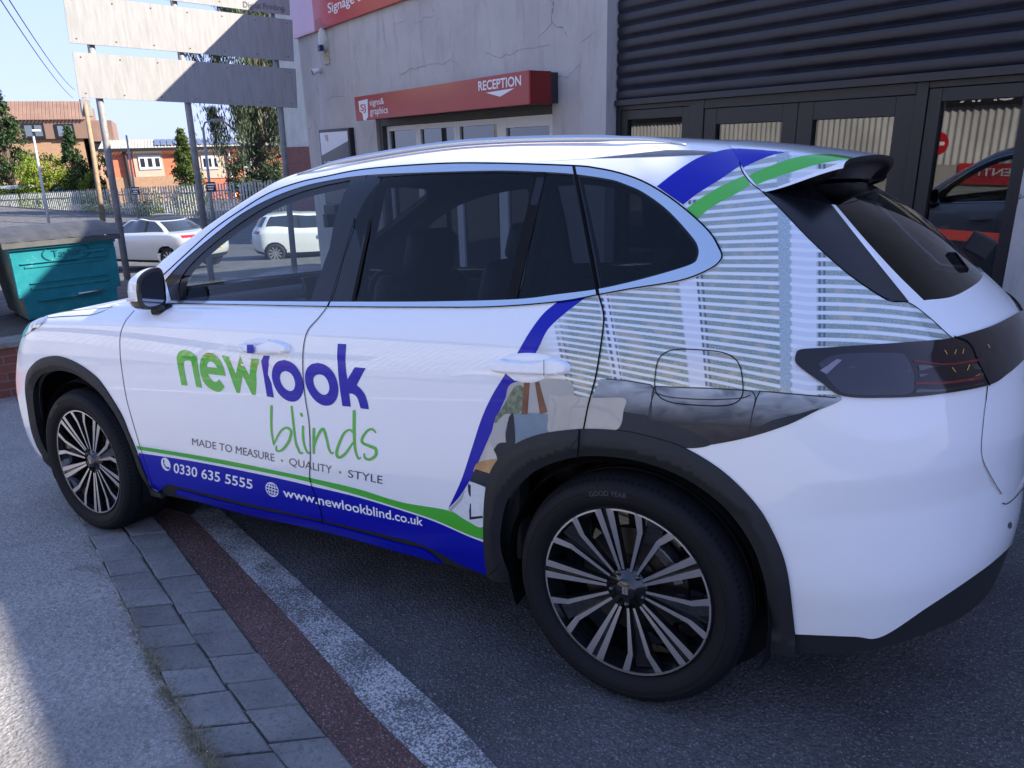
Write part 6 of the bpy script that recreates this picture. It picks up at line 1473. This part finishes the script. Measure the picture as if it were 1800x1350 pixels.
# ---- door mirror
def car_on_x(px, py, X):
    d = CARI.to_3x3() @ ray_dir(px, py); return CAMC + d*((X-CAMC.x)/d.x)
XM = .66
fo = crom([np.array(a, float) for a in [(243,512),(245,492),(257,478),(275,470.5),(284,474),(289,490),(291.5,512),(292,530),(284,539),(266,544),(252,541),(246,528),(243,512)]], 2.0)[:-1]
face = np.array([tuple(car_on_x(a, b, XM)) for a, b in fo]); fc = face.mean(0)
rings = []
for dx, s, dz, dyy in ((0, 1, 0, 0), (-.012, 1.03, 0, 0), (-.05, 1.02, -.002, 0), (-.09, .92, -.006, .004), (-.12, .74, -.012, .01), (-.14, .45, -.018, .015), (-.146, .12, -.02, .02)):
    rings.append(fc + (face-fc)*[1, s, s] + [dx, dyy, dz])
R_ = np.array(rings); n = R_.shape[1]; z0 = fc[2] - .035
def mirror_part(name, cond, mat, mir, grow=0.0):
    mb = MB(); V = R_.reshape(-1, 3).copy()
    if grow: V = fc + (V-fc)*(1+grow)
    if mir: V = V*[1, -1, 1] + [0, 2*YC, 0]
    F = []
    for j in range(len(rings)-1):
        for i in range(n):
            f = (j*n+i, j*n+(i+1) % n, (j+1)*n+(i+1) % n, (j+1)*n+i); c = R_.reshape(-1, 3)[list(f)].mean(0)
            if cond(j, c): F.append(f)
    F.append(tuple(range((len(rings)-1)*n, len(rings)*n))) if cond(9, rings[-1].mean(0)) else None
    mb.add(V, F); return mb.build(name, mat, car, True)
for mir in (False, True):
    mirror_part('mirror_bezel', lambda j, c: j == 0, M_GLOSSBLACK, mir)
    mirror_part('mirror_cap', lambda j, c: j > 0 and c[2] > z0, M_WHITE, mir)
    mirror_part('mirror_base', lambda j, c: j > 0 and c[2] <= z0, M_GLOSSBLACK, mir)
    inner = fc + (face-fc)*.84 + [.0015, 0, 0]; mid = fc + (face-fc)*1.0
    V = np.vstack([inner, mid]); 
    if mir: V = V*[1, -1, 1] + [0, 2*YC, 0]
    mb = MB(); mb.add(V, [(i, (i+1) % n, n+(i+1) % n, n+i) for i in range(n)]); mb.build('mirror_rim', M_GLOSSBLACK, car)
    mb = MB(); mb.add(V[:n], [tuple(range(n))]); mb.build('mirror_glass', plain('mirror silver', (.30, .33, .38), .03, metal=1) if not mir else bpy.data.materials['mirror silver'], car)
    Y = lambda y: 2*YC - y if mir else y
    mb = MB(); mb.tube([(XM-.05, Y(fc[1]+.05), fc[2]-.075), (XM-.02, Y(.06), fc[2]-.085), (XM+.0, Y(.12), fc[2]-.088)], [.03, .024, .028], 10); mb.build('mirror_arm', M_GLOSSBLACK, car, True)
    mb = MB(); zz = fc[2]-.035
    seg = [tuple((fc + (face[i]-fc)*[1, 1.035, 1.035])) for i in range(n)]
    yl = face[:, 1].min()
    mb.span((XM-.09, Y(yl-.004), zz-.008), (XM-.014, Y(yl+.03), zz+.006)); mb.build('mirror_indicator', M_CHROME, car, bevel=.004)
# ---- wheels
def tyre_mesh(par, loc, side):
    """side -1: outer face towards -y"""
    T = lambda v: Vector((v.x, loc[1] + side*v.y, loc[2] + v.z)) + Vector((loc[0], 0, 0))
    R0 = .352; prof = [(.2575, -.004), (.262, -.010), (.268, -.005), (.275, .004), (.292, .010), (.300, .0112), (.301, .0095), (.312, .0098), (.313, .0108), (.325, .007), (.335, -.003), (.340, -.012), (.346, -.024), (.349, -.034), (.3515, -.048)]
    w = [(.352, -.050), (.352, -.074), (.344, -.077), (.344, -.086), (.352, -.089), (.352, -.117), (.344, -.120), (.344, -.129), (.352, -.132), (.352, -.158), (.344, -.161), (.344, -.170), (.352, -.173), (.352, -.198)]
    pr_ = prof + w + [(.350, -.212), (.342, -.228), (.325, -.240), (.29, -.248), (.25, -.236), (.24, -.2)]
    mb = MB(); mb.lathe(pr_, 96, T)
    for k in range(110):                                     # shoulder sipes
        a = 2*math.pi*k/110
        for (r0, y0, r1, y1, wd) in ((.3385, -.0065, .3535, -.050, .0030), (.3528, -.052, .3528, -.073, .0015)):
            c, s_ = math.cos(a), math.sin(a); c2, s2 = math.cos(a+.012), math.sin(a+.012); dx = np.array((-s_, c))*wd
            vs = [T(Vector((r0*c - dx[0], y0+.0022, r0*s_ - dx[1]))), T(Vector((r0*c + dx[0], y0+.0022, r0*s_ + dx[1]))), T(Vector((r1*c2 + dx[0], y1, r1*s2 + dx[1]))), T(Vector((r1*c2 - dx[0], y1, r1*s2 - dx[1])))]
            mb.add(vs, [(0, 1, 2, 3)], 1)
    o = mb.build('tyre', [M_RUBBER, M_DARK], par, auto=35); return o, T
def bar(mb, p, q, w0, w1, d0, d1, T, thick=.02, mi=0, mi2=1):
    """tapered wheel bar between polar points p=(r,ang) q=(r,ang); face at depth d (negative = inwards)"""
    P = np.array((p[0]*math.cos(p[1]), p[0]*math.sin(p[1]))); Q = np.array((q[0]*math.cos(q[1]), q[0]*math.sin(q[1])))
    t = (Q-P)/np.linalg.norm(Q-P); n_ = np.array((-t[1], t[0]))
    vs = [T(Vector((c[0], d, c[1]))) for c, d in ((P - n_*w0/2, d0), (P + n_*w0/2, d0), (Q + n_*w1/2, d1), (Q - n_*w1/2, d1))]
    vb = [T(Vector((c[0], d-thick, c[1]))) for c, d in ((P - n_*(w0/2+.003), d0), (P + n_*(w0/2+.003), d0), (Q + n_*(w1/2+.003), d1), (Q - n_*(w1/2+.003), d1))]
    mb.add(vs, [(0, 1, 2, 3)], mi); mb.add(vs + vb, [(0, 1, 5, 4), (1, 2, 6, 5), (2, 3, 7, 6), (3, 0, 4, 7)], mi2)
def arc_text(s, r, a_mid, size, T, par, depth):
    V, F = text_mesh(s, .01); H = .7; x0, x1 = V[:, 0].min(), V[:, 0].max(); wd = (x1-x0)*size
    vs = []
    for v in V:
        a = a_mid - ((v[0]-x0)/(x1-x0) - .5)*wd/r; rr = r + (v[1]-.35)*size
        vs.append(T(Vector((rr*math.cos(a), depth, rr*math.sin(a)))))
    mb = MB(); mb.add(vs, F); return mb
M_TYRETEXT = plain('raised tyre lettering', (.045, .045, .05), .5)
def wheel(cx, yo, phase, side, text_ang, lab):
    wh = bpy.data.objects.new('wheel', None); COL.objects.link(wh); wh.parent = car; wh['label'] = lab
    ty, T = tyre_mesh(wh, (cx, yo, .352), side)
    mb = MB(); ys = side
    if side == -1:
        Tt = T; m = arc_text('GOOD YEAR', .3065, text_ang, .020, T, wh, .0122); m.build('tyre_lettering', M_TYRETEXT, wh)
    # T flips y by side: profile y>0 = outwards
    barrel = MB(); barrel.lathe([(.2595, -.007), (.2565, -.005), (.252, -.012), (.248, -.03), (.232, -.06), (.225, -.12), (.22, -.19)], 72, T); barrel.lathe([(.0, -.10), (.10, -.105), (.2, -.125), (.225, -.13)], 48, T)
    barrel.build('rim_barrel', M_WHEELBLACK, wh, True)
    sp = MB(); al = 0; bk = 1
    DP_ = -.0; hubd = -.030
    for k in range(5):
        a = math.radians(phase + 72*k)
        for sgn in (-1, 1):
            bar(sp, (.062, a + sgn*.10), (.2545, a + sgn*.075), .008, .022, hubd, -.008, T)
            # rim arc from the pair towards the V
            prev = None
            for e in np.linspace(0, 1, 7):
                r = .2545; an = a + sgn*(.09 + e*.30)
                if prev is not None: bar(sp, prev, (r, an), .010, .010, -.0075, -.0075, T, .012)
                prev = (r, an)
        # black web in the pair
        bar(sp, (.055, a), (.250, a), .012, .022, hubd-.006, -.016, T, .02, 1, 1)
        b = a + math.radians(36)
        for sgn in (-1, 1):
            bar(sp, (.060, b + sgn*.16), (.202, b + sgn*.145), .0075, .015, hubd, -.014, T)
            bar(sp, (.200, b + sgn*.148), (.2545, b + sgn*.215), .016, .021, -.014, -.008, T)
        bar(sp, (.06, b), (.243, b), .012, .055, hubd-.012, -.03, T, .014, 1, 1)
        # closing link of the V on one side
        prev = None
        for e in np.linspace(-1, 1, 7):
            an = b + e*.21
            if prev is not None: bar(sp, prev, (.2545, an), .010, .010, -.0078, -.0078, T, .012)
            prev = (.2545, an)
    sp.build('spokes', [M_ALU, M_WHEELBLACK], wh)
    hub = MB(); hub.lathe([(.0, -.020), (.026, -.020), (.031, -.024), (.033, -.034), (.060, -.036), (.066, -.05), (.05, -.11)], 40, T)
    hub.build('hub', M_WHEELBLACK, wh, True)
    em = MB()
    for ix in (-1, 1):
        for iz in (-1, 0, 1):
            cx_, cz_ = ix*.0048, iz*.0078
            em.add([T(Vector((cx_+dx, -.0192, cz_+dz))) for dx, dz in ((-.004, -.0034), (.004, -.0034), (.004, .0034), (-.004, .0034))], [(0, 1, 2, 3)])
    em.build('hub_emblem', M_ALU, wh)
    for k in range(5):
        a = math.radians(phase + 20 + 72*k); nb = MB()
        Tn = lambda v, a=a: T(Vector((v.x + .052*math.cos(a), v.y, v.z + .052*math.sin(a))))
        nb.lathe([(.0, -.030), (.006, -.031), (.0095, -.036), (.010, -.05)], 12, Tn); nb.build('wheel_nut', M_WHEELBLACK, wh, True)
    dm = MB(); dm.lathe([(.06, -.078), (.08, -.08), (.082, -.092), (.165, -.092), (.165, -.104), (.08, -.106)], 48, T); dm.build('brake_disc', M_DISC, wh, auto=30)
    cm = MB(); ca = math.radians(38)
    for k in range(5):
        a = ca + (k-2)*.13; cm.box(T(Vector((.15*math.cos(a), -.082, .15*math.sin(a)))), (.05, .05, .03), Euler((0, -a + math.pi/2, 0)).to_matrix())
    cm.build('brake_caliper', plain('brake caliper', (.16, .17, .19), .4, metal=.6), wh, bevel=.004)
    return wh
wheel(2.75, .004, 103.5, -1, math.radians(97), 'rear wheel on the near side')
wheel(0.0, .004, 57, -1, math.radians(128), 'front wheel on the near side')
wheel(2.75, 2*YC - .004, 20, 1, 0, 'rear wheel on the far side')
wheel(0.0, 2*YC - .004, 60, 1, 0, 'front wheel on the far side')
# ---- wheel housings
for cx in (0, 2.75):
    for mir in (False, True):
        mb = MB(); T = lambda v: Vector((cx + v.x, (2*YC - v.y) if mir else v.y, .34 + v.z))
        mb.lathe([(.40, .03), (.415, .10), (.42, .34)], 40, T, a0=-.35, a1=math.pi+.35); mb.lathe([(.05, .33), (.42, .34)], 40, T, a0=0, a1=2*math.pi)
        mb.build('wheel_housing', M_DARK, car, True)
# ---- floor, seats, dashboard
mb = MB(); mb.span((-.45, .28, .24), (3.3, 2*YC-.28, .30)); mb.span((.35, .12, .26), (2.25, 2*YC-.12, .34)); mb.span((2.2, .40, .30), (3.45, 2*YC-.40, .62)); mb.build('floor_pan', M_DARK, car)
mb = MB()
for mir in (0, 1):
    y0 = .11 if not mir else 2*YC - .19
    mb.span((.55, y0, .32), (2.35, y0+.08, 1.08))
mb.build('door_lining', M_LINER, car, bevel=.01)
def seat(x, y, lab):
    mb = MB(); Tz = Euler((0, math.radians(17), 0)).to_matrix()
    mb.box((x, y, .60), (.50, .50, .16)); mb.box((x+.30, y, .92), (.14, .48, .62), Tz)
    o = mb.build('seat', M_SEAT, car, bevel=.05, auto=50); o['label'] = lab
    hm = MB(); hm.box((x+.425, y, 1.295), (.10, .25, .18), Tz); hd = hm.build('headrest', M_SEAT, o, bevel=.04, auto=50); return o
seat(1.30, .55, 'front seat nearest the camera'); seat(1.30, 1.29, 'front seat on the far side')
mb = MB(); mb.box((2.25, YC, .62), (.5, 1.3, .18)); mb.box((2.60, YC, .92), (.14, 1.28, .60), Euler((0, math.radians(22), 0)).to_matrix()); rs = mb.build('rear_bench', M_SEAT, car, bevel=.05, auto=50)
for y in (.5, .92, 1.34):
    hm = MB(); hm.box((2.73, y, 1.26), (.09, .24, .14), Euler((0, math.radians(22), 0)).to_matrix()); hm.build('headrest', M_SEAT, rs, bevel=.03, auto=50)
mb = MB(); mb.box((.52, YC, .92), (.52, 1.50, .26)); mb.box((.36, YC, 1.04), (.50, 1.46, .10), Euler((0, math.radians(-4), 0)).to_matrix()); mb.build('dashboard', M_LINER, car, bevel=.05, auto=50)
mb = MB(); mb.box((.80, .92, 1.07), (.02, .34, .20), Euler((0, math.radians(-12), 0)).to_matrix()); mb.build('centre_screen', M_GLOSSBLACK, car, bevel=.006)
mb = MB(); mb.box((.72, 1.29, 1.08), (.10, .26, .07)); mb.build('instrument_hood', M_SEAT, car, bevel=.02)
mb = MB(); cs = Vector((.90, 1.29, .98)); Rm = Euler((0, math.radians(-25), 0)).to_matrix()
mb.tube([cs + Rm @ Vector((0, .18*math.cos(t), .18*math.sin(t))) for t in np.linspace(0, 2*math.pi, 33)], .014, 8, cap=False); mb.box(cs, (.04, .14, .10), Rm); mb.box(cs, (.02, .34, .03), Rm); mb.build('steering_wheel', M_SEAT, car, True)
mb = MB(); mb.box((.92, .92, 1.43), (.03, .24, .065)); mb.box((.86, .92, 1.47), (.08, .05, .07)); mb.build('cabin_mirror', M_SEAT, car, bevel=.008)
# ---- rear wiper, number plate, reversing sensor, fog lamp recess
mb = MB(); mb.box((3.545, .92, 1.275), (.07, .11, .06), Euler((0, math.radians(30), 0)).to_matrix()); mb.build('rear_wiper', M_CLAD, car, bevel=.006)
mb = MB(); mb.span((3.716, .66, .80), (3.726, 1.18, .915)); mb.build('number_plate', plain('yellow number plate', (.75, .52, .03), .35), car)
mb = MB(); mb.span((3.712, .64, .785), (3.716, 1.20, .93)); mb.build('plate_frame', M_CLAD, car)
bs = MB(); seam('', C((1762,884),(1768,886),(1778,880),(1790,868),(1799,857)), None, None, .003, .001, False, bs); bs.build('bumper_slot', M_SEAM, car)
pk = D('parking_sensor', [[uv_of_px(1774.5 + 3*math.cos(k), 923 + 6*math.sin(k)) for k in np.linspace(0, 2*math.pi, 17)[:-1]]], M_RAIL, .002)
